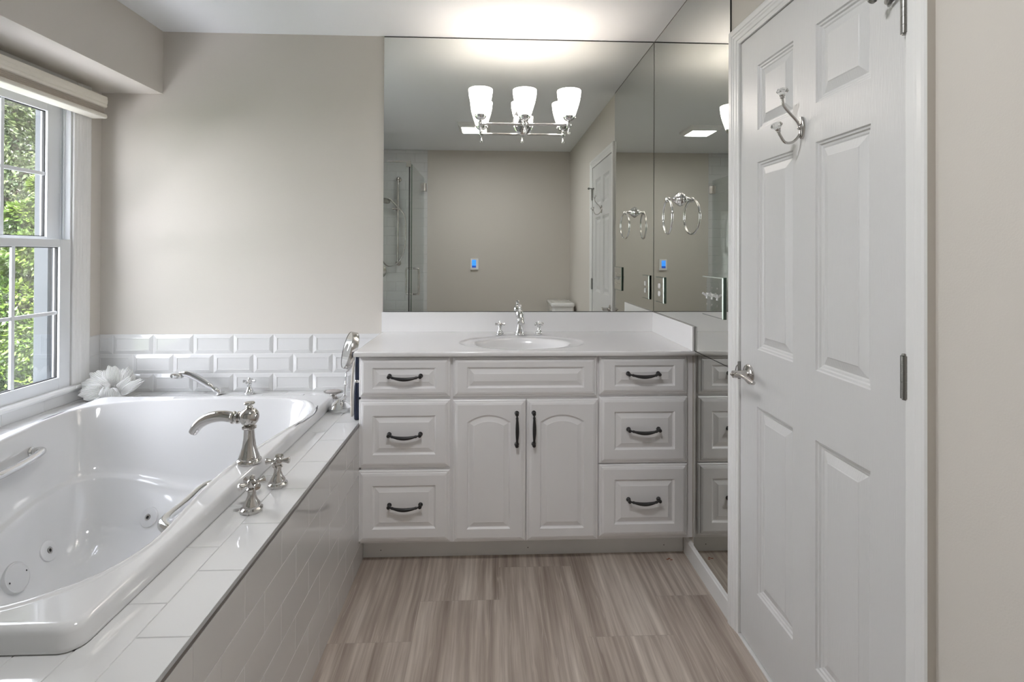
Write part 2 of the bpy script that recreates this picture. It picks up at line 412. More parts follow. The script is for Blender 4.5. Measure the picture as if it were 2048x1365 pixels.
# jamb behind the slab
struct('trim_5', MB().box((-.011, -.9475, 0), (.03, -1.6605, .0055), ch=.001), 'trim', 'thin white threshold strip under the door', 'threshold')
struct('trim_1', MB().box((.0345, DY0 + .0, 0), (.10, DY0 - .015, DZ)).box((.0345, DY1, 0), (.10, DY1 + .015, DZ)).box((.0345, DY0 - .015, DZ - .015), (.10, DY1 + .015, DZ)), 'trim')
# casing: profiled moulding with mitred top
CP = [(0, 0), (0, .009), (.004, .011), (.012, .011), (.015, .0135), (.026, .0135), (.030, .016), (.036, .016), (.039, .0185), (.050, .0195), (.057, .019), (.061, .016), (.062, 0)]
def casing(mb, ya, yb, zt, X, sgn, cp=CP, z0=0.0):
    n = len(cp); R = [[], [], [], []]
    for o, t in cp:
        x = X + sgn * t
        R[0].append((x, ya + o, z0)); R[1].append((x, ya + o, zt + o)); R[2].append((x, yb - o, zt + o)); R[3].append((x, yb - o, z0))
    vs = [p for r in R for p in r]; fs = []
    for i in range(3):
        for k in range(n - 1): fs.append((i * n + k, i * n + k + 1, (i + 1) * n + k + 1, (i + 1) * n + k))
    mb.add(vs, fs)
mb = MB(); casing(mb, -.9455, -1.6615, 2.0425, 0, -1)
mb.mi = [1 if k == 24 + 11 else 0 for k in range(len(mb.f))]
struct('trim_2', mb, ['trim', 'wall'], 'white moulded casing around the six panel door', 'door casing')
# hinges (children of the door)
def hinge(z, label, stop=False):
    mb = MB()
    for k in range(5):
        a = z - .044 + k * .0178
        mb.lathe([(.0, a), (.0078, a), (.0078, a + .0171), (0, a + .0171)], 20, mtx=T(-.0098, -1.6605, 0))
    mb.lathe([(0, z - .048), (.005, z - .047), (.0055, z - .044)], 16, mtx=T(-.0098, -1.6605, 0)).lathe([(.0055, z + .045), (.005, z + .048), (0, z + .049)], 16, mtx=T(-.0098, -1.6605, 0))
    mb.lathe([(.0066, z - .043), (.0066, z + .044)], 16, mtx=T(-.0098, -1.6605, 0)).box((-.0045, -1.667, z - .044), (-.0015, -1.6535, z + .045))
    h = mb.build('door_hinge', 'brushed', door)
    if stop:
        s = MB()
        s.tube([(-.010, -1.660, z + .052), (-.018, -1.645, z + .052), (-.032, -1.628, z + .050), (-.046, -1.612, z + .046)], [.006, .0045, .004, .004])
        s.lathe([(0, 0), (.009, .001), (.010, .006), (.004, .010), (0, .010)], 16, mtx=T(-.046, -1.612, z + .046) @ RX(1.2))
        s.tube([(-.012, -1.655, z + .052), (-.008, -1.625, z + .050), (-.005, -1.612, z + .048)], .004)
        s.lathe([(0, 0), (.008, .001), (.008, .006), (0, .007)], 16, mtx=T(-.0035, -1.612, z + .048) @ RY(-PI / 2))
        s.lathe([(0, 0), (.008, 0), (.008, .006), (0, .007)], 16, mtx=T(-.0098, -1.6605, z + .048))
        s.build('hinge_pin_stop', 'brushed', h)
hinge(1.815, '', True); hinge(1.058, ''); hinge(.26, '')
# lever
mb = MB()
LY, LZ = -1.006, .911
mb.lathe([(.033, 0), (.033, .003), (.030, .007), (.024, .009), (.020, .011), (.014, .013), (.012, .018), (.0115, .040), (.013, .046), (.012, .056), (0, .058)], 32, mtx=T(DF, LY, LZ) @ RY(-PI / 2))
mb.tube(cr_curve([(-.048, LY + .004, LZ), (-.050, LY - .012, LZ + .002), (-.050, LY - .035, LZ + .005), (-.046, LY - .060, LZ + .003), (-.041, LY - .085, LZ - .004), (-.038, LY - .098, LZ - .006)], 6), [.0095] * 10 + [.0085] * 10 + [.008] * 10 + [.007], 16, flat=.75)
mb.lathe([(.0045, 0), (.005, .004), (.002, .008), (0, .009)], 12, mtx=T(-.059, LY, LZ) @ RY(-PI / 2))
mb.build('door_handle', 'satin', door)
# strike lip on the casing edge
mb = MB(); mb.box((-.012, -.9475, LZ - .03), (-.001, -.9445, LZ + .03), ch=.001)
mb.tube([(-.006, -.9455, LZ + .024), (-.016, -.944, LZ + .012), (-.018, -.943, LZ), (-.014, -.944, LZ - .012)], .002, 8)
tag(mb.build('strike_plate', 'brushed'), 'small nickel strike plate on the casing beside the door lever', 'strike plate')

# robe hook on the door (hangs on it)
HY, HZ = -1.300, 1.662
rh = thing('robe_hook', (DF, HY, HZ), 'nickel double robe hook with crystal knobs on the white door', 'hook')
mb = MB()
mb.rings([[(DF - d, HY + s * w_ * k, HZ + z) for z, w_ in zip((-.030, -.024, -.012, 0, .012, .024, .032), (.001, .007, .010, .0125, .010, .007, .001)) for s in (1,)] +
          [(DF - d, HY - w_ * k, HZ + z) for z, w_ in reversed(list(zip((-.030, -.024, -.012, 0, .012, .024, .032), (.001, .007, .010, .0125, .010, .007, .001))))] for d, k in ((0, 1), (.004, 1), (.0075, .6))], sm=True)
mb.build('backplate', 'satin', rh, sharp=60)
mb = MB()
up = cr_curve([(DF - .006, HY, HZ - .004), (-.018, HY, HZ + .018), (-.040, HY, HZ + .042), (-.056, HY, HZ + .062), (-.0605, HY, HZ + .082)], 6)
dn = cr_curve([(DF - .006, HY, HZ + .006), (-.012, HY, HZ - .018), (-.030, HY, HZ - .038), (-.052, HY, HZ - .040), (-.066, HY, HZ - .022), (-.070, HY, HZ - .012)], 6)
mb.tube(up, .0036, 12).tube(dn, .0036, 12)
mb.sphere((-.010, HY, HZ + .002), .0075)
mb.lathe([(.0045, 0), (.0065, .002), (.005, .004), (.007, .007), (.0075, .009), (0, .009)], 16, mtx=T(-.0605, HY, HZ + .082))
mb.lathe([(.0045, 0), (.0065, .002), (.005, .004), (.007, .007), (.0075, .009), (0, .009)], 16, mtx=T(-.070, HY, HZ - .012) @ RY(-.35))
mb.build('hook_arm', 'satin', rh)
for (kx, kz, rot) in ((-.0605, HZ + .091, 0), (-.073, HZ - .004, -.35)):
    MB().lathe([(.006, 0), (.010, .004), (.015, .009), (.0155, .012), (.013, .017), (.006, .020), (0, .021)], 10, mtx=T(kx, HY, kz) @ RY(rot)).build('crystal_knob', 'crystal', rh, sharp=8)

# ------------------------------------------------------------------ vanity cabinet
VF = -.525   # face frame plane
van = thing('vanity_cabinet', (-.70, -.26, 0), 'white painted vanity cabinet with six drawers and two arched doors', 'vanity')
mb = MB()
mb.box((-1.405, -.003, .102), (-.0015, VF + .002, .700)).box((-1.405, -.003, .70), (-1.385, VF + .002, .883)).box((-.02, -.003, .70), (-.0015, VF + .002, .883))
mb.box((-1.405, -.003, .70), (-.0015, -.02, .883)).box((-1.39, VF + .003, .70), (-.02, VF + .02, .883))
mb.build('cabinet_body', 'cab', van)
mb = MB()
us = [(-1.405, -1.375), (-1.045, -1.005), (-.430, -.392), (-.045, -.0075)]
for a, b in us: mb.box((a, VF + .002, .102), (b, VF - .0, .883), ch=.0008)
mb.box((-1.375, VF + .0022, .862), (-.045, VF + .0002, .883)); mb.box((-1.375, VF + .0022, .102), (-.045, VF + .0002, .130)); mb.box((-1.375, VF + .0022, .685), (-.045, VF + .0002, .725)); 
mb.box((-1.375, VF + .0022, .40), (-1.045, VF + .0002, .43)); mb.box((-.392, VF + .0022, .40), (-.045, VF + .0002, .43))
mb.build('face_frame', 'cab', van)
mb = MB().box((-1.410, -.4515, 0), (-.0145, -.440, .1015))
for x in (-1.335, -.70, -.10): mb.lathe([(.0022, 0), (.0018, .0006), (0, .0008)], 10, mi=1, mtx=T(x, -.4515, .03) @ RX(PI / 2))
mb.build('toe_kick', ['toe', 'dark'], van)
EDGE = [(0, 0), (0, .010), (.0035, .0125), (.009, .0135), (.0115, .0165), (.020, .019)]
PANP = [(0, .019), (.003, .0150), (.006, .0125), (.009, .0120), (.026, .0175), (.028, .0185)]
def front_rect(name, x0, x1, z0, z1, parent, px=None):
    """drawer front with raised panel; px=(x0,x1,z0,z1) of the panel"""
    R = [[(u, VF - h, v) for u, v in ring_rect(x0, x1, z0, z1, i)] for i, h in EDGE]
    R += [[(u, VF - h, v) for u, v in ring_rect(*px, i)] for i, h in PANP]
    mb = MB().rings(R, capstart=True)
    return mb.build(name, 'cab', parent)
def pull(mb, c, L, axis):
    """bar pull: two rosettes and a bowed grip, centre c, along x or z"""
    def P(s, d, drop=0):
        return (c[0] + s, c[1] - d, c[2] + drop) if axis == 'x' else (c[0] + drop, c[1] - d, c[2] + s)
    for s in (-1, 1):
        m = T(*P(s * L / 2, 0)) @ RX(PI / 2)
        mb.lathe([(.0095, 0), (.0095, .002), (.008, .0045), (.0055, .007), (.005, .016), (.006, .020), (.0075, .0235), (.0065, .027), (0, .028)], 20, mtx=m)
    n = 22; path = []; rr = []
    for k in range(n + 1):
        t = k / n; s = (t - .5) * L * .93
        drop = (-.0085 * math.sin(PI * t)) if axis == 'x' else (.001 * math.sin(PI * t))
        path.append(P(s, .023 + .006 * math.sin(PI * t), drop)); e = abs(2 * t - 1)
        rr.append(.0034 + .0042 * math.sin(PI * t) ** 1.2 + (.0016 if .80 < e < .90 else 0))
    mb.tube(path, rr, 14)
drawers = [((-1.410, -1.034, .713, .877), (-1.354, -1.093, .749, .835), (-1.2195, .8015)),
           ((-1.410, -1.034, .420, .701), (-1.353, -1.093, .475, .637), (-1.2195, .5605)),
           ((-1.410, -1.034, .114, .408), (-1.352, -1.092, .168, .348), (-1.2175, .2685)),
           ((-.408, -.030, .717, .879), (-.343, -.086, .753, .841), (-.222, .8065)),
           ((-.407, -.029, .427, .706), (-.343, -.086, .485, .646), (-.220, .572)),
           ((-.407, -.029, .118, .422), (-.343, -.086, .172, .360), (-.2195, .277))]
for r, p, h in drawers:
    d = front_rect('drawer', *r, van, p)
    mb = MB(); pull(mb, (h[0], VF - .0182, h[1]), .128, 'x'); mb.build('handle', 'black', d)
front_rect('false_front', -1.023, -.418, .711, .877, van, (-.963, -.473, .749, .836))
def front_arch(x0, x1, z0, z1, pxz, parent):
    px0, px1, pz0, zs, zt = pxz; NA = 14
    def outline(i):
        w_ = (px1 - px0) / 2; s = zt - zs; Rr = (w_ * w_ + s * s) / (2 * s); cx = (px0 + px1) / 2; cz = zt - Rr
        a0, a1 = px0 + i, px1 - i; rr = Rr - i
        pts = [(a0, pz0 + i), (a1, pz0 + i)]
        for k in range(NA + 1):
            x = a1 + (a0 - a1) * k / NA; pts.append((x, cz + math.sqrt(max(rr * rr - (x - cx) ** 2, 0))))
        return pts
    def rect(i):
        a0, a1 = x0 + i, x1 - i; pts = [(a0, z0 + i), (a1, z0 + i)]
        for k in range(NA + 1): pts.append((a1 + (a0 - a1) * k / NA, z1 - i))
        return pts
    R = [[(u, VF - h, v) for u, v in rect(i)] for i, h in EDGE] + [[(u, VF - h, v) for u, v in outline(i)] for i, h in PANP]
    return MB().rings(R, capstart=True).build('cabinet_door', 'cab', parent)
d = front_arch(-1.022, -.7175, .107, .698, (-.962, -.782, .162, .606, .637), van)
mb = MB(); pull(mb, (-.7555, VF - .0182, .579), .130, 'z'); mb.build('handle', 'black', d)
d = front_arch(-.7135, -.412, .107, .698, (-.657, -.472, .160, .606, .637), van)
mb = MB(); pull(mb, (-.6845, VF - .0182, .580), .130, 'z'); mb.build('handle', 'black', d)

# ------------------------------------------------------------------ countertop with integral oval basin
ctp = thing('vanity_countertop', (-.72, -.28, .883), 'white cultured marble vanity top with built in oval basin', 'countertop')
NB = 96; CX, CY = -.722, -.325
def rect_pt(x0, x1, y0, y1, cx, cy, a):
    dx, dy = math.cos(a), math.sin(a); t = 1e9
    if dx > 1e-9: t = min(t, (x1 - cx) / dx)
    if dx < -1e-9: t = min(t, (x0 - cx) / dx)
    if dy > 1e-9: t = min(t, (y1 - cy) / dy)
    if dy < -1e-9: t = min(t, (y0 - cy) / dy)
    return (cx + dx * t, cy + dy * t)
def ang_list(x0, x1, y0, y1, cx, cy, n):
    A = [2 * PI * k / n for k in range(n)]
    for X in (x0, x1):
        for Y in (y0, y1):
            a = math.atan2(Y - cy, X - cx) % (2 * PI); k = min(range(n), key=lambda q: abs((A[q] - a + PI) % (2 * PI) - PI)); A[k] = a
    return A
cx0, cx1, cy0, cy1 = -1.429, -.002, -.558, -.002
A = ang_list(cx0, cx1, cy0, cy1, CX, CY, NB)
def rr_(i, z): return [(*rect_pt(cx0 + i, cx1 - i, cy0 + i, cy1 - i, CX, CY, a), z) for a in A]
def el(ax, ay, z, dy=0): return [(CX + ax * math.cos(a), CY + dy + ay * math.sin(a), z) for a in A]
R = [rr_(.001, .8835), rr_(0, .8845), rr_(0, .899), rr_(.0012, .9018), rr_(.004, .903), rr_(.0065, .903)]
R += [el(.296, .191, .903), el(.292, .188, .903), el(.286, .184, .9022), el(.279, .179, .8985), el(.268, .172, .8978), el(.232, .152, .8975, .0), el(.222, .146, .8955), el(.214, .140, .889), el(.203, .133, .868), el(.180, .118, .828), el(.140, .095, .797), el(.080, .055, .783), el(.026, .020, .778), el(.024, .018, .770)]
mb = MB().rings(R, sm=True)
ct = mb.build('countertop_slab', 'marble', ctp, sharp=50)
MB().lathe([(0, .7745), (.010, .775), (.016, .778), (.0215, .7802), (.023, .779)], 24, mtx=T(CX, CY, 0)).build('basin_drain', 'chrome', ctp)
MB().box((-1.4285, -.0015, .9032), (-.0175, -.018, 1.0065), ch=.0015).build('backsplash', 'marble', ctp)
MB().box((-.0068, -.0015, .9032), (-.0168, -.5575, 1.0065), ch=.0015).build('side_splash', 'marble', ctp)

# widespread faucet
fau = thing('sink_faucet', (-.721, -.115, .903), 'polished widespread sink faucet with cross handles behind the oval basin', 'faucet')
def spout_col(mb, k=1.0):
    return [(.036 * k, 0), (.0375 * k, .004 * k), (.036 * k, .010 * k), (.0315 * k, .014 * k), (.031 * k, .020 * k), (.0265 * k, .030 * k), (.0205 * k, .050 * k), (.0165 * k, .080 * k), (.0155 * k, .104 * k), (.0215 * k, .108 * k), (.0215 * k, .113 * k), (.015 * k, .117 * k)]
BY = -.115
mb = MB()
k = .72
mb.lathe(spout_col(mb, k), 32, mtx=T(-.721, BY, .903))
zb = .903 + .117 * k
mb.lathe([(.010, 0), (.016, .004), (.0205, .016), (.0215, .024), (.019, .034), (.012, .042), (.008, .045), (.0085, .048), (.006, .052), (.0055, .056), (.009, .060), (.0105, .064), (.008, .069), (0, .071)], 28, mtx=T(-.721, BY, zb))
mb.tube(cr_curve([(-.721, BY, zb + .022), (-.721, BY - .035, zb + .030), (-.721, BY - .075, zb + .028), (-.721, BY - .105, zb + .010), (-.721, BY - .118, zb - .012)], 6), [.013] * 6 + [.0125] * 6 + [.0125] * 6 + [.014] * 4 + [.016, .0175, .018], 20)
mb.build('spout', 'chrome2', fau)
def cross_handle(mb, x, y, z, k=1.0, rot=0.0, four=True):
    m = T(x, y, z)
    mb.lathe([(.027 * k, 0), (.029 * k, .004 * k), (.0285 * k, .009 * k), (.0225 * k, .013 * k), (.023 * k, .017 * k), (.021 * k, .022 * k), (.0145 * k, .032 * k), (.0105 * k, .045 * k), (.0105 * k, .055 * k), (.0145 * k, .058 * k), (.0145 * k, .062 * k), (.010 * k, .065 * k)], 28, mtx=m)
    h = .076 * k
    mb.lathe([(.009 * k, .063 * k), (.0115 * k, .068 * k), (.0125 * k, .075 * k), (.0115 * k, .083 * k), (.007 * k, .087 * k), (.0085 * k, .090 * k), (.007 * k, .096 * k), (0, .098 * k)], 24, mtx=m)
    for q in range(4):
        a = rot + q * PI / 2
        mb.lathe([(.0052 * k, .006 * k), (.0048 * k, .013 * k), (.0062 * k, .020 * k), (.0092 * k, .031 * k), (.0095 * k, .033 * k), (.0085 * k, .0345 * k), (0, .035 * k)], 18, mtx=T(x, y, z + h) @ RZ(a) @ RY(PI / 2))
for x in (-.820, -.624):
    mb = MB(); cross_handle(mb, x, BY - .004, .903, .72, .15 if x < -.7 else .55); mb.build('valve_handle', 'chrome2', fau)

# ------------------------------------------------------------------ tub surround (deck, apron, edge strip)
DK = .600; AX = -1.412
def tiles(mb, plane, rows, u0, u1, joint0, pitch=.2, off=.1, bev=.0, ht=.004, g=.0016, first=0, bevw=.0, mi=(0, 1)):
    """rows: list of (v0,v1). plane(u,v,h)->xyz. joints at joint0+k*pitch (+off on odd rows)"""
    va, vb = rows[0][0], rows[-1][1]
    lo, hi = min(r[0] for r in rows), max(r[1] for r in rows)
    gh = ht * (.40 if bevw else .62)
    mb.add([plane(u0, lo, gh), plane(u1, lo, gh), plane(u1, hi, gh), plane(u0, hi, gh)], [(0, 1, 2, 3)], mi[1])
    for ri, (a, b) in enumerate(rows):
        j = joint0 + (off if (ri + first) % 2 else 0); ks = math.floor((u0 - j) / pitch); x = j + ks * pitch
        while x < u1 - 1e-6:
            s, e = max(x, u0), min(x + pitch, u1); full_s, full_e = x >= u0 - 1e-6, x + pitch <= u1 + 1e-6
            x += pitch
            if e - s < .004: continue
            s2, e2 = s + (g / 2), e - (g / 2); a2, b2 = a + g / 2, b - g / 2
            R = [[plane(u, v, 0) for u, v in ring_rect(s2, e2, a2, b2, 0)]]
            if bevw:
                ls, le = (bevw if full_s else .0012), (bevw if full_e else .0012)
                R.append([plane(u, v, ht * .45) for u, v in ring_rect(s2, e2, a2, b2, .0004)])
                R.append([plane(u, v, ht * .6) for u, v in ring_rect(s2, e2, a2, b2, .0018)])
                def rr2(d, h): return [plane(s2 + ls + d, a2 + bevw + d, h), plane(e2 - le - d, a2 + bevw + d, h), plane(e2 - le - d, b2 - bevw - d, h), plane(s2 + ls + d, b2 - bevw - d, h)]
                if e2 - s2 > 2.5 * bevw:
                    R.append(rr2(0, ht * 1.55)); R.append(rr2(.0035, ht * 1.65)); R.append(rr2(.005, ht * 1.25))
            else:
                R.append([plane(u, v, ht * .7) for u, v in ring_rect(s2, e2, a2, b2, 0)])
                R.append([plane(u, v, ht) for u, v in ring_rect(s2, e2, a2, b2, .0009)])
            mb.rings(R, mi=mi[0])
sur = thing('tub_surround', (-2.1, -1.0, 0), 'white tiled tub deck and apron around the whirlpool tub', 'tub surround')
mb = MB()
TB = (-2.640, -1.604, -1.740, -.262)   # opening under tub rim x0,x1,y0,y1
z_ = DK - .005
mb.box((AX - .001, -.003, 0), (TB[1], SHY, z_)).box((XL + .002, -.003, 0), (TB[0], SHY, z_)).box((TB[0], -.003, 0), (TB[1], TB[3], z_)).box((TB[0], TB[2], 0), (TB[1], SHY, z_))
mb.build('surround_frame', 'grout', sur)
mb = MB(); pl = lambda u, v, h: (v, u, z_ + h)
ys = (SHY, -.0035)
tiles(mb, pl, [(-1.604, -1.516)], ys[0], ys[1], -1.42, ht=.005)
tiles(mb, pl, [(-1.516, -1.4155)], ys[0], ys[1], -1.514, ht=.005)
tiles(mb, pl, [(-2.745, -2.640), (XL + .003, -2.745)], ys[0], ys[1], -1.46, ht=.005)
pl2 = lambda u, v, h: (u, v, z_ + h)
tiles(mb, pl2, [(-.262, -.162), (-.162, -.062), (-.062, -.0035)], TB[0], TB[1], -2.5, ht=.005)
tiles(mb, pl2, [(-1.84, -1.740), (SHY, -1.84)], TB[0], TB[1], -2.5, ht=.005)
mb.build('deck_tiles', ['tile', 'grout'], sur)
mb = MB(); pa = lambda u, v, h: (AX - .001 + h, u, v)
rows = [(.0, .090)] + [(.090 + .1 * k, .190 + .1 * k) for k in range(5)]
tiles(mb, pa, rows, SHY, -.455, -1.42, ht=.004, first=0)
mb.build('apron_tiles', ['apron', 'groutw'], sur)
mb = MB().box((AX - .0045, -.005, DK - .0085), (AX + .0035, SHY, DK), ch=.0006); mb.build('edge_strip', 'edge', sur)

# beveled tile band on the back wall and return on the left wall
mb = MB(); pb = lambda u, v, h: (u, -.0015 - h, v)
mb.box((XL + .001, -.0003, DK), (-1.4305, -.0015, .893))
rows = [(.600, .692), (.692, .792), (.792, .892)]
tiles(mb, pb, rows, XL + .003, -1.4305, -2.781, ht=.005, bevw=.016, g=.0018, mi=(0, 1))
bt = mb.build('tile_backsplash', ['tile', 'groutw']); tag(bt, 'wide raised-edge white subway tile band under the blank beige wall, behind the tub', 'tiles')
mb = MB(); pc = lambda u, v, h: (XL + .0015 + h, u, v)
mb.box((XL + .0003, -.0085, DK), (XL + .0015, -.085, .893))
tiles(mb, pc, rows, -.085, -.0085, -.2, ht=.005, bevw=.0, mi=(0, 1))
tag(mb.build('tile_backsplash', ['tile', 'groutw']), 'narrow strip of white tile in the corner beside the window casing', 'tiles')
mb = MB(); mb.box((XL + .0003, -.086, DK), (XL + .0015, SHY, .652)); tiles(mb, pc, [(DK, .652)], SHY, -.086, -.53, ht=.005)
tag(mb.build('tile_backsplash', ['tile', 'groutw']), 'low white tile strip under the window sill behind the tub', 'tiles')

# ------------------------------------------------------------------ whirlpool tub
tub = thing('whirlpool_tub', (-2.12, -1.0, .45), 'white acrylic drop in whirlpool tub with curved basin', 'bathtub')
TX0, TX1, TY0, TY1 = -2.652, -1.592, -1.752, -.250
TCX, TCY = -2.12, -1.0
inner = [(-1.85, -1.700), (-1.78, -1.688), (-1.735, -1.662), (-1.690, -1.622), (-1.656, -1.565), (-1.640, -1.498), (-1.641, -1.429), (-1.653, -1.343), (-1.667, -1.244), (-1.674, -1.150), (-1.675, -1.044), (-1.660, -.890), (-1.637, -.727), (-1.617, -.627), (-1.610, -.549), (-1.628, -.463), (-1.675, -.378), (-1.739, -.333), (-1.861, -.308), (-2.075, -.305), (-2.330, -.318), (-2.440, -.335), (-2.545, -.378), (-2.604, -.450), (-2.618, -.562), (-2.597, -.716), (-2.577, -.830), (-2.565, -.960), (-2.563, -1.10), (-2.575, -1.25), (-2.598, -1.40), (-2.605, -1.50), (-2.585, -1.585), (-2.53, -1.650), (-2.44, -1.688), (-2.12, -1.702)]
crv = cr_curve([(x, y, 0) for x, y in inner], 6, closed=True)
pol = sorted(((math.atan2(p.y - TCY, p.x - TCX) % (2 * PI)), math.hypot(p.x - TCX, p.y - TCY)) for p in crv)
NT = 200
def rad_at(a):
    a %= 2 * PI
    for i in range(len(pol)):
        if pol[i][0] >= a:
            a1, r1 = pol[i]; a0, r0 = pol[i - 1] if i else (pol[-1][0] - 2 * PI, pol[-1][1]); break
    else: a0, r0 = pol[-1]; a1, r1 = pol[0][0] + 2 * PI, pol[0][1]
    return r0 + (r1 - r0) * (a - a0) / max(a1 - a0, 1e-9)
TA = [2 * PI * k / NT for k in range(NT)]
for X in (TX0, TX1):
    for Y in (TY0, TY1):
        a0 = math.atan2(Y - TCY, X - TCX) % (2 * PI); TA = [a for a in TA if abs(a - a0) > .036]; TA += [a0 + d * .0075 for d in range(-4, 5)]
TA = sorted(TA)
def orect(i, z):
    out = []
    for a in TA:
        x, y = rect_pt(TX0 + i, TX1 - i, TY0 + i, TY1 - i, TCX, TCY, a)
        r = .034; cx = (TX1 - i - r) if x > TCX else (TX0 + i + r); cy = (TY1 - i - r) if y > TCY else (TY0 + i + r)
        if abs(x - TCX) > abs(cx - TCX) and abs(y - TCY) > abs(cy - TCY):
            dx, dy = math.cos(a), math.sin(a); ox, oy = TCX - cx, TCY - cy
            b = ox * dx + oy * dy; q = b * b - (ox * ox + oy * oy - r * r)
            if q > 0: t = -b + math.sqrt(q); x, y = TCX + dx * t, TCY + dy * t
        out.append((x, y, z))
    return out
def smooth(t): t = max(0, min(1, t)); return t * t * (3 - 2 * t)
rads = [rad_at(a) for a in TA]
def inl(d, zf):
    """loop inset by horizontal distance d(a) with height zf(a)"""
    out = []
    for a, r in zip(TA, rads):
        dd = d(a) if callable(d) else d; z = zf(a) if callable(zf) else zf
        rr = max(r - dd, .02); out.append((TCX + rr * math.cos(a), TCY + rr * math.sin(a), z))
    return out
def endness(a): return abs(math.sin(a)) ** 3
def far(a): return max(math.sin(a), 0) ** 2
led = lambda a: .385 + .028 * math.sin(3 * a + .6) - .03 * far(a)
R = [orect(.003, DK + .0005), orect(.0, DK + .003), orect(.0, DK + .010), orect(.0015, DK + .034), orect(.0030, DK + .040), orect(.0065, DK + .0445), orect(.012, DK + .0467), orect(.016, DK + .047), orect(.021, DK + .047)]
R += [inl(-.026, .6470), inl(-.022, .6470), inl(-.017, .6462), inl(-.013, .6478), inl(-.006, .6492), inl(0, .6478), inl(.004, .644), inl(.008, .634)]
sl = lambda b: (lambda a: b * (1 + 1.6 * endness(a)))
R += [inl(sl(.016), .60), inl(sl(.028), .54), inl(sl(.042), .47), inl(sl(.058), lambda a: led(a) + .03), inl(sl(.064), lambda a: led(a) + .008), inl(sl(.070), led),
      inl(lambda a: sl(.070)(a) + .015, lambda a: led(a) - .003), inl(lambda a: sl(.070)(a) + .019, lambda a: led(a) - .010), inl(lambda a: sl(.078)(a) + .016, lambda a: led(a) - .03), inl(sl(.100), .29), inl(sl(.115), .22), inl(sl(.140), .165), inl(sl(.18), .135), inl(sl(.25), .125)]
R += [[(TCX + (x - TCX) * .5, TCY + (y - TCY) * .5, .120) for x, y, z in R[-1]]]
tm = MB().rings(R, sm=True)
tshell = tm.build('tub_shell', 'acrylic', tub, sharp=60)
bv = BVHTree.FromPolygons([Vector(p) for p in tm.v], tm.f)
def on_tub(p):
    loc, nrm, _, _ = bv.find_nearest(Vector(p))
    c = Vector((TCX, TCY, .45)) - loc
    if nrm.dot(c) < 0: nrm = -nrm
    return loc, nrm
def jet(p, r, cover=False):
    loc, n = on_tub(p); m = Matrix.Translation(loc + n * (.0 if cover else .0035)) @ n.to_track_quat('Z', 'Y').to_matrix().to_4x4()
    mb = MB()
    if not cover:
        mb.lathe([(r, -.010), (r, .0015), (r * .96, .0032), (r * .42, .0055), (r * .34, .0060), (r * .33, .0025), (r * .26, .0022)], 32, mi=0, mtx=m, cap=False)
        mb.lathe([(r * .27, .0020), (r * .25, .006), (r * .16, .0064), (r * .15, .003)], 24, mi=1, mtx=m, cap=False)
        mb.lathe([(r * .16, .0035), (0, .0034)], 20, mi=2, mtx=m, cap=False)
        mb.build('water_jet', ['jetw', 'satin', 'dark'], tub)
    else:
        mb.lathe([(r, -.006), (r, .010), (r * .97, .014), (r * .90, .0150), (r * .87, .0135), (0, .0150)], 40, mtx=m)
        for s in (-1, 1): mb.lathe([(.003, 0), (0, .0004)], 10, mi=1, mtx=m @ T(s * r * .72, 0, .0152), cap=False)
        mb.build('suction_cover', ['jetg', 'dark'], tub)
JETS = [((-2.20, -.48, .205), .037), ((-2.48, -.74, .215), .037)]
for p, r in JETS: jet(p, r)
jet((-2.48, -.905, .205), .050, True)
def grab(points, nm='grab_bar', so=.048):
    mb = MB(); pts = []
    L = [on_tub(p) for p in points]
    e0, e1 = L[0], L[-1]
    pts.append(e0[0] - e0[1] * .002); pts.append(e0[0] + e0[1] * .030)
    for l, n in L[1:-1]: pts.append(l + n * so)
    pts.append(e1[0] + e1[1] * .030); pts.append(e1[0] - e1[1] * .002)
    mb.tube(cr_curve([tuple(p) for p in pts], 8), .0140, 18)
    for l, n in (e0, e1):
        mb.lathe([(.019, -.002), (.019, .004), (.014, .007)], 24, mtx=Matrix.Translation(l) @ n.to_track_quat('Z', 'Y').to_matrix().to_4x4())
    mb.build(nm, 'chrome2', tub)
grab([(-2.58, -.70, .560), (-2.57, -.735, .558), (-2.55, -.83, .555), (-2.54, -.92, .556), (-2.54, -.96, .560)])
grab([(-1.67, -1.27, .555), (-1.68, -1.23, .553), (-1.69, -1.13, .550), (-1.69, -1.03, .553), (-1.68, -.99, .555)], so=.070)

# roman tub filler
fil = thing('tub_filler', (-1.585, -1.10, DK), 'polished nickel roman tub filler with curved spout and two cross handles', 'faucet')
SX, SY, SZ = -1.628, -1.030, .647
mb = MB()
mb.lathe(spout_col(mb, 1.0), 40, mtx=T(SX, SY, SZ))
bz = SZ + .117
mb.lathe([(.012, 0), (.020, .004), (.027, .014), (.0295, .026), (.028, .038), (.020, .049), (.012, .053), (.009, .0555), (.0105, .058), (.008, .061), (.0075, .064), (.015, .067), (.0165, .070), (.0145, .073), (0, .075)], 32, mtx=T(SX, SY, bz))
D = Vector((-.97, .16, 0)).normalized()
def sp(d, z): return tuple(Vector((SX, SY, bz)) + D * d + Vector((0, 0, z)))
mb.lathe([(.010, .022), (.012, .030), (.0185, .034), (.0195, .038), (.014, .042), (.013, .048), (.0175, .050), (.020, .054), (.018, .058), (.015, .060)], 28, mtx=T(SX, SY, bz + .022) @ Vector(D).to_track_quat('Z', 'Y').to_matrix().to_4x4())
path = cr_curve([sp(.056, .022), sp(.090, .025), (sp(.125, .020)), sp(.155, .008), sp(.178, -.010), sp(.194, -.032)], 7)
mb.tube(path, [.0165 + .0012 * math.sin(i / len(path) * PI) - .0035 * (i / len(path)) ** 3 for i in range(len(path))], 24)
mb.build('spout', 'chrome', fil)
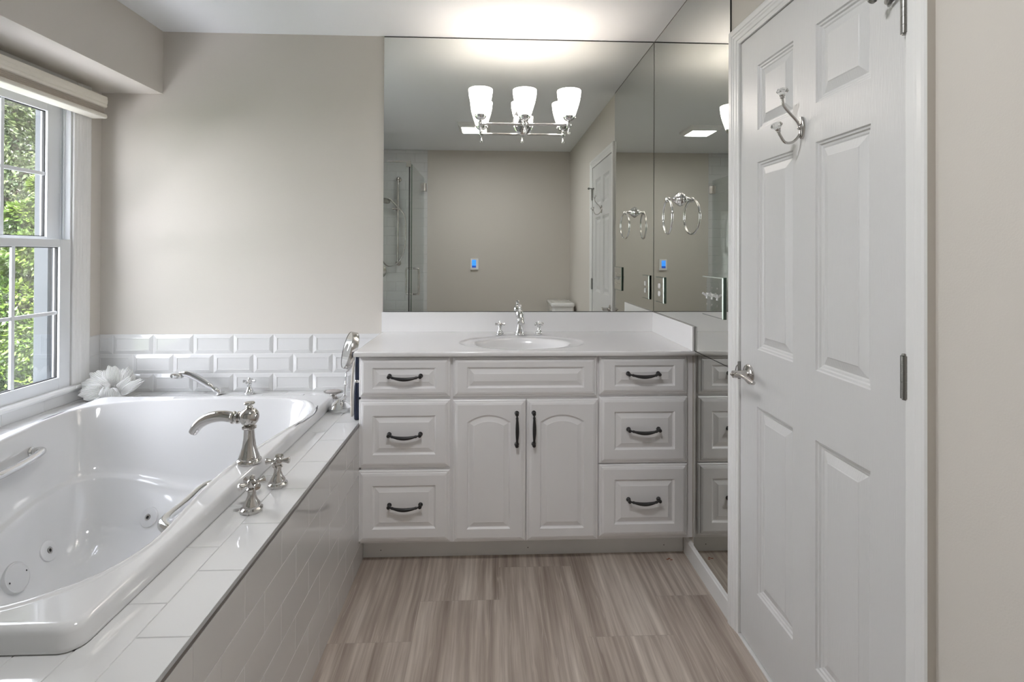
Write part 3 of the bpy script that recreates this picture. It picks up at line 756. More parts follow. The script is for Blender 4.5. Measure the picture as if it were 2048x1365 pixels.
for (hx, hy, rot) in ((-1.512, -1.095, .12), (-1.520, -1.247, .85)):
    mb = MB(); cross_handle(mb, hx, hy, DK, 1.0, rot); mb.build('valve_handle', 'chrome', fil)
# diverter handle + hand shower on the far deck
mb = MB(); cross_handle(mb, -2.076, -.058, DK, .86, .05)
tag(mb.build('diverter_handle', 'chrome2'), 'small cross handle standing alone on the far tub deck against the tile', 'faucet handle')
hs = thing('hand_shower', (-2.225, -.060, DK), 'chrome hand shower leaning from its holder on the far tub deck', 'hand shower')
mb = MB().lathe([(.024, 0), (.024, .003), (.020, .006), (.013, .009), (.012, .020), (.014, .024), (0, .026)], 24, mtx=T(-2.222, -.058, DK) @ RY(-.35)); mb.build('holder', 'chrome2', hs)
mb = MB()
pth = cr_curve([(-2.224, -.060, .612), (-2.250, -.062, .632), (-2.300, -.066, .668), (-2.345, -.070, .696), (-2.378, -.073, .708), (-2.405, -.076, .708)], 6)
mb.tube(pth, [.011, .0115, .0125, .013, .0135, .0135, .011, .011, .0145, .0155, .016, .016] + [.0165] * 8 + [.0155] * 6 + [.0145] * 5, 20)
mb.lathe([(.013, .014), (.024, .010), (.031, .003), (.031, -.007), (.027, -.012), (0, -.013)], 28, mtx=T(-2.418, -.077, .702) @ RY(.18))
mb.build('shower_head', 'chrome2', hs)

# ------------------------------------------------------------------ decor on the deck
# coral sculpture: curled ridged lobes
mb = MB()
def lobe(base, direction, length, width, curl, seed, ridges=18, face=(0.25, -1, .35)):
    rnd = random.Random(seed); nu, nv = 22, 96
    d = Vector(direction).normalized(); side = d.cross(Vector(face)).normalized(); nrm = side.cross(d).normalized()
    if nrm.dot(Vector(face)) < 0: nrm = -nrm
    rows_ = []; ph = rnd.random() * 6
    for th in (0, 1):
        for i in range(nu):
            u = i / (nu - 1)
            for j in range(nv):
                v = j / (nv - 1) * 2 - 1
                wdt = width * (.35 + .65 * math.sin(min(u * 1.9, 1.57))) 
                scal = 1 + .05 * math.sin(v * 6.5 + ph) + .05 * math.sin(v * 12 + ph * 2) - .58 * abs(v) ** 3.4
                L = length * u * scal
                dome = .012 * math.sin(u * PI) + curl * length * u * u + .30 * width * (1 - v * v) * (.4 + .6 * u)
                q = v * ridges * .5 + .5 * math.sin(u * 7 + ph) * .5
                rid = .0042 * abs(math.sin(q * PI)) * min(1, u * 4) * (1 if th == 0 else 0)
                tk = .009 * math.sqrt(max(0, 1 - u ** 6)) * math.sqrt(max(0, 1 - abs(v) ** 8)) + .0015
                p = Vector(base) + d * L + side * v * wdt + nrm * (dome + rid - (0 if th == 0 else tk))
                rows_.append(tuple(p))
    fs = []; off = nu * nv
    for i in range(nu - 1):
        for j in range(nv - 1):
            a = i * nv + j; fs.append((a, a + 1, a + nv + 1, a + nv)); fs.append((off + a + nv, off + a + nv + 1, off + a + 1, off + a))
    for j in range(nv - 1):
        a = (nu - 1) * nv + j; fs.append((a, a + 1, off + a + 1, off + a)); fs.append((j + 1, j, off + j, off + j + 1))
    for i in range(nu - 1):
        a = i * nv; fs.append((a, a + nv, off + a + nv, off + a)); b = a + nv - 1; fs.append((b + nv, b, off + b, off + b + nv))
    mb.add(rows_, fs, sm=True)
lobe((-2.70, -.115, .640), (-.75, -.05, .62), .120, .060, -.05, 1)
lobe((-2.70, -.135, .655), (-1.0, -.10, .04), .125, .058, -.05, 2)
lobe((-2.71, -.150, .642), (-.95, -.35, -.02), .095, .042, -.05, 7, 14)
lobe((-2.69, -.110, .650), (-.25, .0, 1.0), .105, .050, -.05, 3)
lobe((-2.67, -.095, .640), (.30, .10, 1.0), .105, .042, .0, 4, 14)
lobe((-2.66, -.120, .630), (.62, .05, .80), .085, .034, .0, 5, 12)
lobe((-2.65, -.130, .625), (1.0, .0, .62), .125, .022, .05, 6, 9)
lobe((-2.685, -.160, .612), (.25, -.25, .75), .070, .040, .05, 8, 13)
mb.lathe([(.040, .0005), (.043, .004), (.034, .018), (.022, .032), (.018, .05), (0, .055)], 24, mtx=T(-2.69, -.125, DK) @ Matrix.Diagonal((1.3, .9, 1, 1)))
tag(mb.build('coral_sculpture', 'coral', sharp=80), 'white ridged coral sculpture on the tub deck by the window corner', 'ornament')
# soap dish
sdh = thing('soap_dish', (-1.632, -.145, DK), 'oval metal soap dish with a grey bar in the far corner of the tub deck', 'soap dish')
mb = MB(); m = T(-1.632, -.145, DK) @ Matrix.Diagonal((1.0, .72, 1, 1))
mb.lathe([(.022, 0), (.024, .003), (.014, .010), (.013, .018), (.030, .024), (.046, .031), (.0485, .034), (.0455, .0335), (.028, .027), (0, .025)], 36, mtx=m); mb.build('dish', 'satin', sdh)
MB().lathe([(.020, .0265), (.034, .029), (.0375, .034), (.034, .0385), (.022, .0410), (0, .0415)], 36, mtx=m).build('soap_bar', 'soap', sdh)
# magnifying mirror
mg = thing('vanity_mirror', (-1.545, -.345, DK), 'round chrome magnifying mirror on a stand beside the counter end', 'mirror')
MB().lathe([(.049, 0), (.050, .003), (.050, .018), (.046, .022), (.044, .024), (.036, .034), (.022, .044), (.010, .050), (.007, .053)], 40, mtx=T(-1.543, -.345, DK)).build('base', 'chrome2', mg)
mb = MB().lathe([(.006, .048), (.009, .052), (.005, .056), (.0055, .066), (.0095, .070), (.0055, .075), (.005, .115), (.0085, .120), (.005, .125), (.0045, .150), (.0065, .155), (.004, .160), (.004, .175)], 20, mtx=T(-1.525, -.345, DK) @ RY(.06))
mb.tube([(-1.514, -.345, .775), (-1.487, -.345, .80), (-1.472, -.345, .87)], .004, 10)
mb.build('stem', 'chrome2', mg)
hm = T(-1.500, -.345, .871) @ RZ(.44) @ RY(-PI / 2 + .25)
mb = MB().lathe([(.0795, -.015), (.0825, -.015), (.0835, -.013), (.0835, .013), (.0825, .015), (.0795, .0152)], 48, mi=0, mtx=hm, cap=False)
mb.lathe([(.0800, .0140), (0, .0130)], 48, mi=1, mtx=hm, cap=False).lathe([(.0800, -.0140), (0, -.0130)], 48, mi=1, mtx=hm, cap=False)
mb.build('mirror_head', ['satin', 'mirror'], mg)
# navy and bone items between deck and cabinet side
nv = thing('hair_wand', (-1.436, -.475, DK), 'dark navy slim wand standing upright against the vanity side', 'hair tool')
MB().lathe([(.004, -.010), (.011, -.009), (.0135, -.004), (.014, .010), (.0142, .10), (.0125, .135), (.0105, .150)], 24, mtx=T(-1.4325, -.475, DK) @ T(0, 0, .0105)).build('wand_handle', 'navy', nv)
MB().lathe([(.0105, .150), (.0112, .152), (.0112, .158), (.0100, .160)], 24, mtx=T(-1.4325, -.475, DK + .0105)).build('wand_collar', 'satin', nv)
MB().lathe([(.0100, .160), (.0105, .200), (.011, .262), (.009, .268), (0, .269)], 24, mtx=T(-1.4325, -.475, DK + .0105)).build('wand_tip', 'navy', nv)
br = thing('bath_brush', (-1.463, -.425, DK), 'pale bone coloured brush leaning beside the navy wand', 'brush')
MB().rings([[(-1.466 + .0065 * math.cos(a) * s + dx, -.43 + .015 * math.sin(a) * s, DK + .012 + z) for a in [2 * PI * k / 20 for k in range(20)]] for z, s, dx in ((-.011, .5, 0), (-.006, .9, 0), (.03, 1.0, 0), (.09, 1.05, -.001), (.12, .8, -.001), (.20, .75, .004), (.225, .5, .008), (.232, .1, .009))], sm=True, capstart=True).build('brush_body', 'bone', br)

# ------------------------------------------------------------------ window
def window(n, ya, yb):
    """double hung window, ya is the jamb nearest the back wall (larger y)"""
    W = MB(); xo = -2.985
    # jamb liner and head, sill
    W.box((-2.845, ya, WZ0), (xo, ya - .006, WZ1)).box((-2.845, yb + .006, WZ0), (xo, yb, WZ1)).box((-2.845, ya, WZ1 - .008), (xo, yb, WZ1)).box((-2.845, ya, WZ0), (xo, yb, WZ0 + .010))
    # vertical track ribs
    for y_, s in ((ya - .006, -1), (yb + .006, 1)):
        for x in (-2.868, -2.880, -2.915, -2.950, -2.965): W.box((x, y_, WZ0 + .01), (x - .004, y_ + s * .008, WZ1 - .008))
    W.mi = [0] * len(W.mi)
    W.box((-2.924, ya - .0062, WZ0 + .01), (xo, ya - .030, WZ1), mi=1).box((-2.924, yb + .0062, WZ0 + .01), (xo, yb + .030, WZ1), mi=1).box((-2.924, ya - .006, WZ1 - .0082), (xo, yb + .006, WZ1 - .04), mi=1).box((-2.90, ya - .0061, WZ0 + .0101), (xo, ya - .0145, WZ1 - .009), mi=1)  # outer jamb faces darkened by colour to stand in for shade
    win = tag(W.build('window_%d' % n, ['vinyl', 'jambshade'], bevel=.0), 'white double hung window with grilles over the tub', 'window', kind='structure')
    def sash(nm, x, zt, zb, st, tr, brl, fy0, fy1, muntz):
        S = MB(); t = .032
        S.box((x, fy0, zb), (x - t, fy0 - st, zt), ch=.002).box((x, fy1 + st, zb), (x - t, fy1, zt), ch=.002)
        S.box((x - .0004, fy0 - st, zt - tr), (x - t, fy1 + st, zt), ch=.002).box((x - .0004, fy0 - st, zb), (x - t, fy1 + st, zb + brl), ch=.002)
        # dark glazing gasket
        gy0, gy1 = fy0 - st, fy1 + st; gz0, gz1 = zb + brl, zt - tr; q = .0035
        for a, b in (((gy0, gz0), (gy0 - q, gz1)), ((gy1 + q, gz0), (gy1, gz1)), ((gy0, gz1 - q), (gy1, gz1)), ((gy0, gz0), (gy1, gz0 + q))):
            S.box((x - .011, a[0], a[1]), (x - .022, b[0], b[1]), mi=1)
        so = S.build(nm, ['vinyl', 'dark'], win)
        G = MB(); w_ = gy0 - gy1
        for k in (1, 2): yy = gy0 - w_ * k / 3; G.box((x - .010, yy + .008, gz0), (x - .020, yy - .008, gz1), ch=.002)
        G.box((x - .0105, gy0, muntz + .008), (x - .0195, gy1, muntz - .008), ch=.002)
        G.build('grille', 'vinyl', so)
        P = MB(); P.add([(x - .017, gy0, gz0), (x - .017, gy1, gz0), (x - .017, gy1, gz1), (x - .017, gy0, gz1)], [(0, 1, 2, 3)]); P.build('glass_pane', 'glass', so)
    sash('lower_sash', -2.842, 1.368, .679, .060, .036, .055, ya - .003, yb + .003, 1.031)
    sash('upper_sash', -2.884, 2.030, 1.340, .078, .078, .040, ya - .0065, yb + .0065, 1.666)
    return win
win1 = window(1, *WYA[0])
# interior casing and stool
CW = [(0, 0), (0, .010), (.003, .013), (.014, .013), (.018, .016), (.030, .016), (.034, .018), (.044, .018), (.048, .0205), (.066, .0205), (.070, .022), (.088, .022), (.096, .019), (.100, .016), (.1, 0)]
mb = MB()
def wcas(ya, yb):
    n = len(CW)
    vs = [(XL + t, ya + o, .682) for o, t in CW] + [(XL + t, ya + o, 2.118) for o, t in CW]
    mb.add(vs, [(k, k + 1, n + k + 1, n + k) for k in range(n - 1)])
    vs = [(XL + t, yb - o, .682) for o, t in CW] + [(XL + t, yb - o, 2.118) for o, t in CW]
    mb.add(vs, [(k, k + 1, n + k + 1, n + k) for k in range(n - 1)])
wcas(-.186, -.974)
mb.box((XL, -.186, 2.040), (XL + .018, -.974, 2.118))
struct('trim_3', mb, 'trim', 'white ribbed casing around the window', 'window casing')
mb = MB().box((XL - .03, -.188, .665), (XL + .034, -.972, .681), ch=.004).box((XL, -.084, .665), (XL + .034, -.188, .681), ch=.004).box((XL, -.972, .665), (XL + .034, -1.09, .681), ch=.004).box((XL, -.088, .653), (XL + .020, -1.085, .666), ch=.003)
struct('trim_4', mb, 'trim', 'white window stool above the low tile strip', 'window sill')
# cellular shade, raised
sh = thing('cellular_shade', (-2.79, -.58, 1.965), 'cream cellular shade pulled up tight under the bulkhead', 'window shade')
YS0, YS1 = -.098, -1.065
def extr(prof_, ya, yb):
    n = len(prof_); vs = [(x, ya, z) for x, z in prof_] + [(x, yb, z) for x, z in prof_]
    return vs, [(i, (i + 1) % n, n + (i + 1) % n, n + i) for i in range(n)] + [list(range(n))[::-1], list(range(n, 2 * n))]
mb = MB(); v, f = extr([(-2.825, 2.074), (-2.757, 2.074), (-2.750, 2.070), (-2.748, 2.050), (-2.750, 2.036), (-2.753, 2.032), (-2.753, 2.0305), (-2.750, 2.029), (-2.752, 2.020), (-2.757, 2.017), (-2.825, 2.017)], YS0, YS1); mb.add(v, f); mb.build('headrail', 'cream', sh)
mb = MB()
for k in range(5):
    z = 1.987 + k * .006; v, f = extr([(-2.818, z), (-2.764, z), (-2.759, z + .0015), (-2.758, z + .003), (-2.759, z + .0045), (-2.764, z + .006), (-2.818, z + .006)], YS0 - .004, YS1 + .004); mb.add(v, f)
mb.build('shade_fabric', 'shade', sh)
mb = MB(); v, f = extr([(-2.820, 1.987), (-2.758, 1.987), (-2.752, 1.984), (-2.749, 1.974), (-2.751, 1.967), (-2.757, 1.965), (-2.820, 1.965)], YS0 - .001, YS1 + .001); mb.add(v, f); mb.build('bottom_rail', 'cream', sh)

# ------------------------------------------------------------------ vanity light
LXs, LYb, LZb = (-.922, -.700, -.476), -.115, 1.962
vl = thing('vanity_light', (-.70, -.01, 1.96), 'polished three light bath bar with opal glass shades, mounted through the mirror', 'light fixture')
MB().lathe([(.052, 0), (.054, .003), (.050, .008), (.040, .012), (.036, .014), (.028, .020), (.018, .024), (0, .026)], 40, mtx=T(-.700, -.0065, 2.005) @ RX(PI / 2) @ Matrix.Diagonal((1, 1.35, 1, 1))).build('backplate', 'chrome2', vl)
mb = MB()
mb.tube(cr_curve([(-.700, -.025, 1.985), (-.700, -.060, 1.975), (-.700, -.090, 1.966), (-.700, LYb, LZb)], 5), .0085, 14)
mb.tube([(LXs[0], LYb, LZb), (LXs[2], LYb, LZb)], .0068, 16)
for x in LXs:
    mb.sphere((x, LYb, LZb), .0135)
    mb.lathe([(0, -.046), (.006, -.045), (.0075, -.040), (.006, -.033), (.004, -.026), (.0045, -.016), (.009, -.011)], 20, mtx=T(x, LYb, LZb))
    mb.lathe([(.007, .010), (.009, .014), (.006, .018), (.014, .021), (.024, .027), (.029, .036), (.030, .044), (.028, .044), (.0, .030)], 28, mtx=T(x, LYb, LZb))
    for s in (-1, 1): mb.lathe([(0, 0), (.0025, .001), (.0025, .006), (0, .007)], 10, mtx=T(x + s * .029, LYb, LZb + .038) @ RY(s * PI / 2))
mb.build('light_bar', 'chrome2', vl)
for x in LXs:
    so = MB().lathe([(.025, .034), (.030, .044), (.0365, .062), (.044, .085), (.052, .112), (.0575, .140), (.060, .165), (.060, .172), (.0575, .172), (.0575, .165), (.055, .140), (.0495, .112), (.0415, .085), (.034, .062), (.0275, .046)], 36, mtx=T(x, LYb, LZb), cap=False).build('glass_shade', 'shadeglass', vl, sharp=70)

# ceiling light (square flush panel)
cl = thing('ceiling_light', (-1.02, -1.86, H), 'square white flush ceiling light panel seen in the mirrors', 'light fixture')
mb = MB()
R = []
for hw, z in ((.140, H), (.138, H - .020), (.118, H - .040), (.108, H - .041), (.106, H - .036)): R.append([(-1.02 + sx_ * hw, -1.86 + sy_ * hw, z) for sx_, sy_ in ((-1, -1), (1, -1), (1, 1), (-1, 1))])
mb.rings(R, capend=False); mb.build('light_frame', 'plastic', cl)
mb = MB().box((-1.02 - .1065, -1.86 - .1065, H - .036), (-1.02 + .1065, -1.86 + .1065, H - .030)); mb.build('diffuser', 'panel_light', cl)
ld = bpy.data.lights.new('ceiling_lamp', 'AREA'); ld.shape = 'SQUARE'; ld.size = .20; ld.energy = CEIL_LAMP; ld.color = (0.97, .98, 1.0)
lo = bpy.data.objects.new('ceiling_lamp', ld); COL.objects.link(lo); lo.parent = cl; lo.location = (0, 0, -.043)

# ------------------------------------------------------------------ items on the right mirror
tr_ = thing('towel_ring', (-.006, -.380, 1.563), 'chrome towel ring mounted on the right wall mirror', 'towel ring')
mb = MB().lathe([(.033, 0), (.033, .004), (.030, .007), (.030, .010), (.024, .014), (.023, .018), (.017, .022), (.014, .028), (.009, .036), (.007, .046), (.0075, .052)], 36, mtx=T(-MT - .0005, -.380, 1.563) @ RY(-PI / 2))
mb.sphere((-.062, -.380, 1.560), .0125); mb.build('mounting_post', 'chrome2', tr_)
ring = [(-.062 + .006 * math.sin(a), -.380 + .078 * math.sin(a), 1.482 + .078 * math.cos(a)) for a in [2 * PI * k / 64 for k in range(64)]]
MB().tube(ring, .0048, 14, closed=True).build('ring', 'chrome2', tr_)
def plate(y0_, y1_, z0_, z1_, label, name, cat):
    o = thing(name, (-MT, (y0_ + y1_) / 2, (z0_ + z1_) / 2), label, cat)
    R = [[(-MT - .0003 - h, u, v) for u, v in ring_rect(y0_, y1_, z0_, z1_, i)] for i, h in ((0, 0), (0, .006), (.0045, .0085))]
    mb = MB().rings(R[:2], mi=1, capend=False, capstart=True).rings(R[1:], mi=2, capend=False); mb.add(R[-1], [(0, 1, 2, 3)], 0); mb.build('cover_plate', ['mirror', 'plate_edge', 'bevelglass'], o); return o
op = plate(-.185, -.063, 1.066, 1.196, 'mirrored duplex outlet plate on the right mirror near the corner', 'outlet', 'outlet')
mb = MB()
for dz in (-.0195, .0195): mb.rings([[(-MT - .0088 - h, -.124 + .0165 * s * math.copysign(abs(math.cos(a)) ** .7, math.cos(a)), 1.131 + dz + .0135 * s * math.copysign(abs(math.sin(a)) ** .7, math.sin(a))) for a in [2 * PI * k / 28 for k in range(28)]] for h, s in ((0, 1), (.0015, 1), (.0022, .93))], sm=False)
mb.build('receptacle', 'plastic', op)
sw = plate(-.835, -.650, 1.070, 1.225, 'mirrored three gang switch plate on the right mirror next to the door casing', 'light_switch', 'switch')
for yy in (-.697, -.743, -.789):
    mb = MB().box((-MT - .0085, yy - .005, 1.137), (-MT - .0105, yy + .005, 1.160), ch=.0005)
    mb.box((-.004, -.0035, -.005), (.004, .0035, .019), ch=.001, mtx=T(-MT - .010, yy, 1.149) @ RY(-1.0)); mb.build('toggle', 'plastic', sw)
    for dz in (-.033, .033):
        MB().lathe([(.0035, 0), (.0025, .0012), (0, .0014)], 12, mtx=T(-MT - .0087, yy, 1.1485 + dz) @ RY(-PI / 2)).build('screw', 'satin', sw)

# ------------------------------------------------------------------ rear of the room (seen in the mirrors)
th_ = thing('thermostat', (-1.048, YR, 1.196), 'small white thermostat with glowing blue screen on the rear wall', 'thermostat')
MB().box((-1.092, YR + .0005, 1.134), (-1.004, YR + .020, 1.258), ch=.004).build('case', 'plastic', th_)
MB().box((-1.075, YR + .019, 1.180), (-1.030, YR + .0212, 1.242)).build('screen', 'screen', th_)
MB().box((-1.075, YR + .019, 1.158), (-1.030, YR + .0212, 1.180)).build('screen_menu', 'screen2', th_)
# shower tiled walls
mb = MB(); pr_ = lambda u, v, h: (u, YR + .002 + h, v)
mb.box((XL + .002, YR + .0003, 0), (-1.562, YR + .002, H - .001))
rws = [(.0 + .1 * k, min(.1 + .1 * k, H - .002)) for k in range(25) if .1 * k < H - .01]
tiles(mb, pr_, rws, XL + .008, -1.562, -1.60, ht=.005, g=.0028)
tag(mb.build('shower_wall_tiles', ['tile', 'grout']), 'white subway tile covering the rear wall inside the shower', 'tiles')
mb = MB(); ps = lambda u, v, h: (XL + .002 + h, u, v)
mb.box((XL + .0003, YR + .008, 0), (XL + .002, SHY - .055, H - .001))
tiles(mb, ps, rws, YR + .008, SHY - .055, -2.0, ht=.005)
tag(mb.build('shower_wall_tiles', ['tile', 'groutw']), 'white subway tile on the left wall inside the shower', 'tiles')
# curb and glass
tag(MB().box((-1.655, YR + .009, 0), (-1.555, SHY - .052, .10), ch=.004).build('shower_curb', 'marble'), 'low white shower curb under the glass door', 'curb')
se = thing('shower_enclosure', (-1.60, -2.4, .10), 'frameless glass shower enclosure with hinged door and loop handle', 'shower enclosure')
tag(MB().box((XL + .0, SHY - .0005, 0), (-1.555, SHY - .050, .598), ch=.002).build('knee_wall', 'tile'), 'low white knee wall between tub deck and shower', 'knee wall')
GX = -1.600
MB().box((XL + .008, SHY - .020, .600), (GX - .006, SHY - .028, 2.13)).build('end_panel', 'sglass', se)
MB().box((GX + .004, SHY - .014, .600), (GX - .004, SHY - .051, 2.13)).build('fixed_panel', 'sglass', se)
MB().box((GX + .004, SHY - .055, .112), (GX - .004, SHY - .150, 2.13)).build('fixed_panel', 'sglass', se)
MB().box((GX + .004, SHY - .154, .112), (GX - .004, YR + .022, 2.13)).build('glass_door', 'sglass', se)
for y in (SHY - .013, ):
    MB().box((GX + .0045, y, .60), (GX - .0045, y - .002, 2.131)).build('glass_edge', 'dark', se)
MB().box((GX + .0042, SHY - .151, .112), (GX - .0042, SHY - .153, 2.13)).build('door_seal', 'plate_edge', se)
for z in (2.03, .35):
    mb = MB().box((GX + .014, YR + .0075, z - .045), (GX - .014, YR + .064, z + .045), ch=.003).box((GX + .03, YR + .0072, z - .045), (GX - .03, YR + .013, z + .045), ch=.001); mb.build('hinge', 'satin', se)
mb = MB().box((GX + .010, SHY - .012, 2.128), (GX - .20, SHY - .034, 2.142), ch=.002).box((GX + .012, SHY - .010, 2.085), (GX - .03, SHY - .036, 2.128), ch=.002); mb.build('top_clip', 'satin', se)
hy = SHY - .215
mb = MB()
for s in (-1, 1):
    q = [(GX + s * .004, hy, 1.17), (GX + s * .045, hy, 1.17), (GX + s * .058, hy, 1.155), (GX + s * .058, hy, 1.05), (GX + s * .058, hy, .945), (GX + s * .045, hy, .93), (GX + s * .004, hy, .93)]
    mb.tube(cr_curve(q, 5), .0085, 14)
mb.build('handle', 'satin', se)
# slide bar shower
sb = thing('slide_bar_shower', (-1.872, YR + .01, 1.66), 'nickel slide bar with hand shower and hose on the tiled shower wall', 'shower')
yb_ = YR + .055
mb = MB().tube([(-1.872, yb_, 1.20), (-1.872, yb_, 2.12)], .0115, 18)
for z in (1.205, 2.115):
    mb.lathe([(.030, 0), (.030, .004), (.022, .010), (.013, .016), (.012, .048)], 28, mtx=T(-1.872, YR + .008, z) @ RX(-PI / 2)); mb.sphere((-1.872, yb_, z), .019)
mb.build('bar', 'satin', sb)
mb = MB().lathe([(.018, -.022), (.020, -.02), (.020, .02), (.018, .022)], 20, mtx=T(-1.872, yb_, 1.79)).tube([(-1.835, yb_ + .01, 1.79), (-1.915, yb_ + .01, 1.79)], [.011] * 2, 16)
mb.sphere((-1.920, yb_ + .01, 1.79), .015); mb.build('slider', 'satin', sb)
mb = MB().tube(cr_curve([(-1.830, yb_ + .03, 1.765), (-1.875, yb_ + .05, 1.815), (-1.93, yb_ + .075, 1.875), (-1.96, yb_ + .09, 1.892)], 6), [.011] * 19, 16)
mb.lathe([(.012, .022), (.030, .016), (.048, .004), (.050, -.004), (.047, -.010), (0, -.012)], 32, mtx=T(-1.982, yb_ + .105, 1.868) @ RX(-.55) @ RY(.35)); mb.build('shower_head', 'satin', sb)
mb = MB().tube(cr_curve([(-1.828, yb_ + .03, 1.762), (-1.795, yb_ + .02, 1.70), (-1.785, yb_ + .02, 1.55), (-1.80, yb_ + .02, 1.35), (-1.86, yb_ + .02, 1.215), (-1.96, yb_ + .01, 1.17), (-2.03, yb_ - .01, 1.22), (-2.07, yb_ - .03, 1.32), (-2.085, YR + .02, 1.36)], 8), .0065, 12); mb.build('hose', 'satin', sb)
sv = thing('shower_valve', (-2.085, YR + .008, 1.12), 'round nickel shower valve plate low beside the slide bar', 'shower valve')
MB().lathe([(.085, 0), (.085, .003), (.078, .007), (.050, .009), (.030, .014), (.024, .040), (.020, .050), (0, .052)], 40, mtx=T(-2.085, YR + .0075, 1.12) @ RX(-PI / 2)).build('escutcheon', 'satin', sv)
MB().tube([(-2.085, YR + .050, 1.12), (-2.060, YR + .055, 1.165)], [.008, .006], 12).build('lever', 'satin', sv)
# toilet against the right wall, tank seen in the mirror
to = thing('toilet', (-.35, -2.66, 0), 'white two piece toilet against the right wall, only the tank lid seen in the mirror', 'toilet')
def rbox(x0, x1, y0, y1, r, z, n=6):
    out = []
    for cx_, cy_, a0 in ((x1 - r, y1 - r, 0), (x0 + r, y1 - r, PI / 2), (x0 + r, y0 + r, PI), (x1 - r, y0 + r, 3 * PI / 2)):
        for k in range(n + 1): a = a0 + PI / 2 * k / n; out.append((cx_ + r * math.cos(a), cy_ + r * math.sin(a), z))
    return out
TYa, TYb = -2.925, -2.445
MB().rings([rbox(-.225, -.030, TYa + .03, TYb - .03, .03, .415), rbox(-.245, -.028, TYa + .01, TYb - .01, .03, .50), rbox(-.25, -.028, TYa + .006, TYb - .006, .03, .778)], sm=True, capstart=True).build('tank', 'china', to)
MB().rings([rbox(-.258, -.024, TYa, TYb, .03, .779), rbox(-.262, -.022, TYa - .002, TYb + .004, .03, .786), rbox(-.262, -.022, TYa - .002, TYb + .004, .03, .806), rbox(-.256, -.026, TYa + .003, TYb - .003, .03, .816), rbox(-.24, -.04, TYa + .02, TYb - .02, .03, .818)], sm=True, capstart=True).build('tank_lid', 'china', to)
MB().tube([(-.252, -2.50, .735), (-.268, -2.50, .735), (-.272, -2.53, .730), (-.272, -2.57, .726)], .006, 10).build('flush_lever', 'chrome2', to)
ey = (TYa + TYb) / 2
def ov(cx_, ax_, ay_, z, n=40): return [(cx_ + ax_ * math.cos(2 * PI * k / n), ey + ay_ * math.sin(2 * PI * k / n), z) for k in range(n)]
MB().rings([ov(-.33, .20, .11, .0005), ov(-.33, .19, .10, .05), ov(-.36, .19, .10, .18), ov(-.42, .25, .15, .30), ov(-.465, .275, .185, .385), ov(-.465, .275, .187, .40), ov(-.465, .22, .14, .40), ov(-.46, .17, .11, .34), ov(-.44, .08, .06, .25)], sm=True, capstart=True).build('bowl', 'china', to)
MB().rings([ov(-.465, .277, .19, .401), ov(-.465, .280, .192, .412), ov(-.465, .278, .190, .425), ov(-.465, .27, .185, .436), ov(-.465, .1, .08, .440)], sm=True, capstart=True).build('seat_lid', 'china', to)
MB().box((-.23, TYa + .08, .02), (-.03, TYb - .08, .414), ch=.02).build('pedestal_back', 'china', to)

# small rust mark on the floor tile
mb = MB()
for x, y in ((-.103, -.508), (-.088, -.512), (-.094, -.502)):
    mb.lathe([(.006, .0002), (0, .0006)], 10, mtx=T(x, y, 0) @ Matrix.Diagonal((1, .6, 1, 1)), cap=False)
tag(mb.build('rust_mark', 'stain'), 'tiny reddish stain on the floor in the corner by the toe kick', 'stain', kind='stuff')

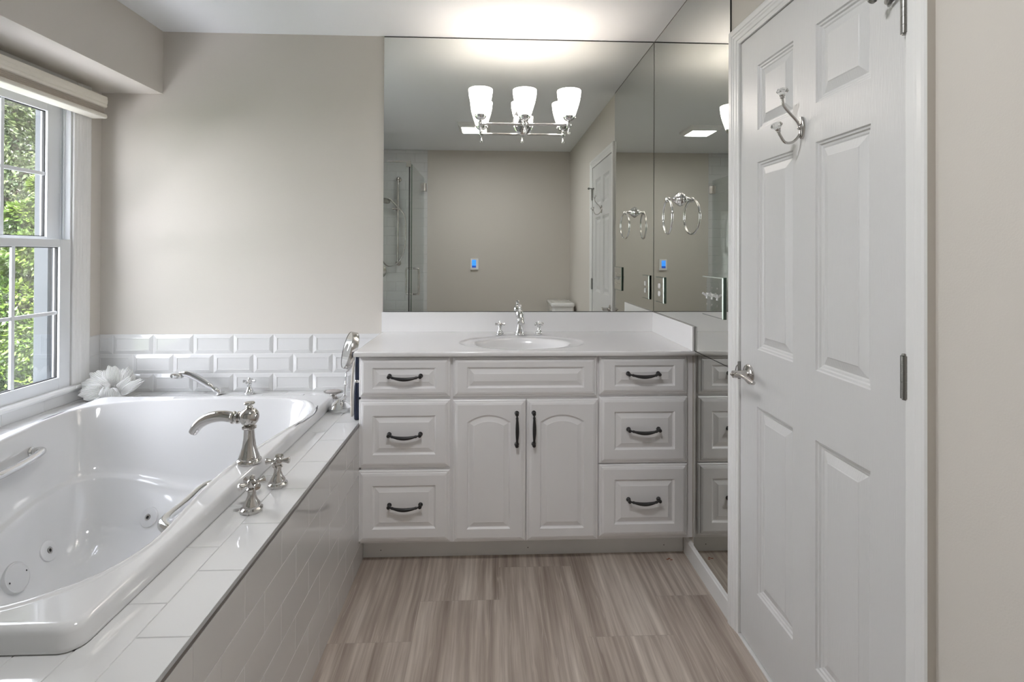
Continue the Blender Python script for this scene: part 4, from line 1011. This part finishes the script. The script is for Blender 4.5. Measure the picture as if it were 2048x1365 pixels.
# ------------------------------------------------------------------ outdoors
tag(MB().box((-7.6, -40, -3.2), (XL - .3, 40, -3.1)).build('bounce_ground', 'bounce'), kind='structure')  # unseen pale ground, added to bounce daylight up onto the ceiling
tag(MB().box((-45, -40, -3.2), (-7.6, 40, -3.1)).build('lawn', 'lawn'), kind='structure')
def leaf_cloud(mb, blobs, count, size, rnd, spray=False):
    for _ in range(count):
        c, r = rnd.choice(blobs)
        d = Vector((rnd.gauss(0, 1), rnd.gauss(0, 1), rnd.gauss(0, 1))).normalized()
        rr = r * (0.72 + .33 * rnd.random()) * (1 + .22 * noise.noise(d * 2.3 + Vector(c)))
        p = Vector(c) + Vector((d.x, d.y, d.z * .85)) * rr
        s = size * (0.6 + .8 * rnd.random())
        t = (d + Vector((rnd.gauss(0, .5), rnd.gauss(0, .5), -.35 + rnd.gauss(0, .4)))).normalized()
        u = t.cross(Vector((rnd.gauss(0, .6), rnd.gauss(0, .6), 1))).normalized()
        w_ = t.cross(u)
        a = p; b = p + t * s * .5 + u * s * .27 + w_ * s * .06; c2 = p + t * s; e = p + t * s * .5 - u * s * .27 + w_ * s * .06
        mb.add([a, b, c2, e], [(0, 1, 2, 3)])
def tree(name, pos, h, R0, nblob, count, size, leaf, label, seed, conical=False):
    rnd = random.Random(seed); root = thing(name, pos, label, 'tree', 'trees outside the window')
    x, y, z = pos; blobs = []
    for k in range(nblob):
        t = (k + .5) / nblob
        zz = z + h * (0.12 + .86 * t)
        rad = R0 * ((1 - t) * .9 + .15 if conical else math.sqrt(max(1 - (2 * t - .95) ** 2 * .8, .1)))
        a = k * 2.4 + seed; off = rad * (0.55 if not conical else .45)
        blobs.append(((x + off * math.cos(a), y + off * math.sin(a), zz), rad * .62))
    mb = MB(); leaf_cloud(mb, blobs, count, size, rnd); mb.build('foliage', leaf, root)
    mb = MB().tube([(x, y, z), (x + .05, y, z + h * .5), (x, y + .05, z + h * .92)], [.12, .07, .02], 10)
    for k, (c, r) in enumerate(blobs): mb.tube([(x, y, c[2] - r * .5), c], [.03, .01], 6)
    mb.build('trunk', 'bark', root)
G0 = -3.1
tree('tree', (-8.7, 6.0, G0), 8.6, 1.65, 26, 75000, .070, 'leafC', 'tall grey green broadleaf tree at the top of the window view', 3)
tree('tree', (-5.6, 2.95, G0), 5.3, 1.25, 26, 80000, .050, 'leafA', 'bright sunlit conifer just outside the window', 5, True)
tree('tree', (-12.6, 10.4, G0), 12.5, 2.9, 30, 60000, .15, 'leafB', 'dark leafy tree far behind the grey green tree', 8)
tree('tree', (-8.8, 1.2, G0), 6.0, 1.6, 20, 24000, .09, 'leafA', 'light green bushy tree to the side of the conifer', 11, True)
tree('tree', (-4.9, 7.6, G0), 7.0, 1.5, 20, 24000, .09, 'leafC', 'grey green bushy tree beyond the corner of the house', 14)
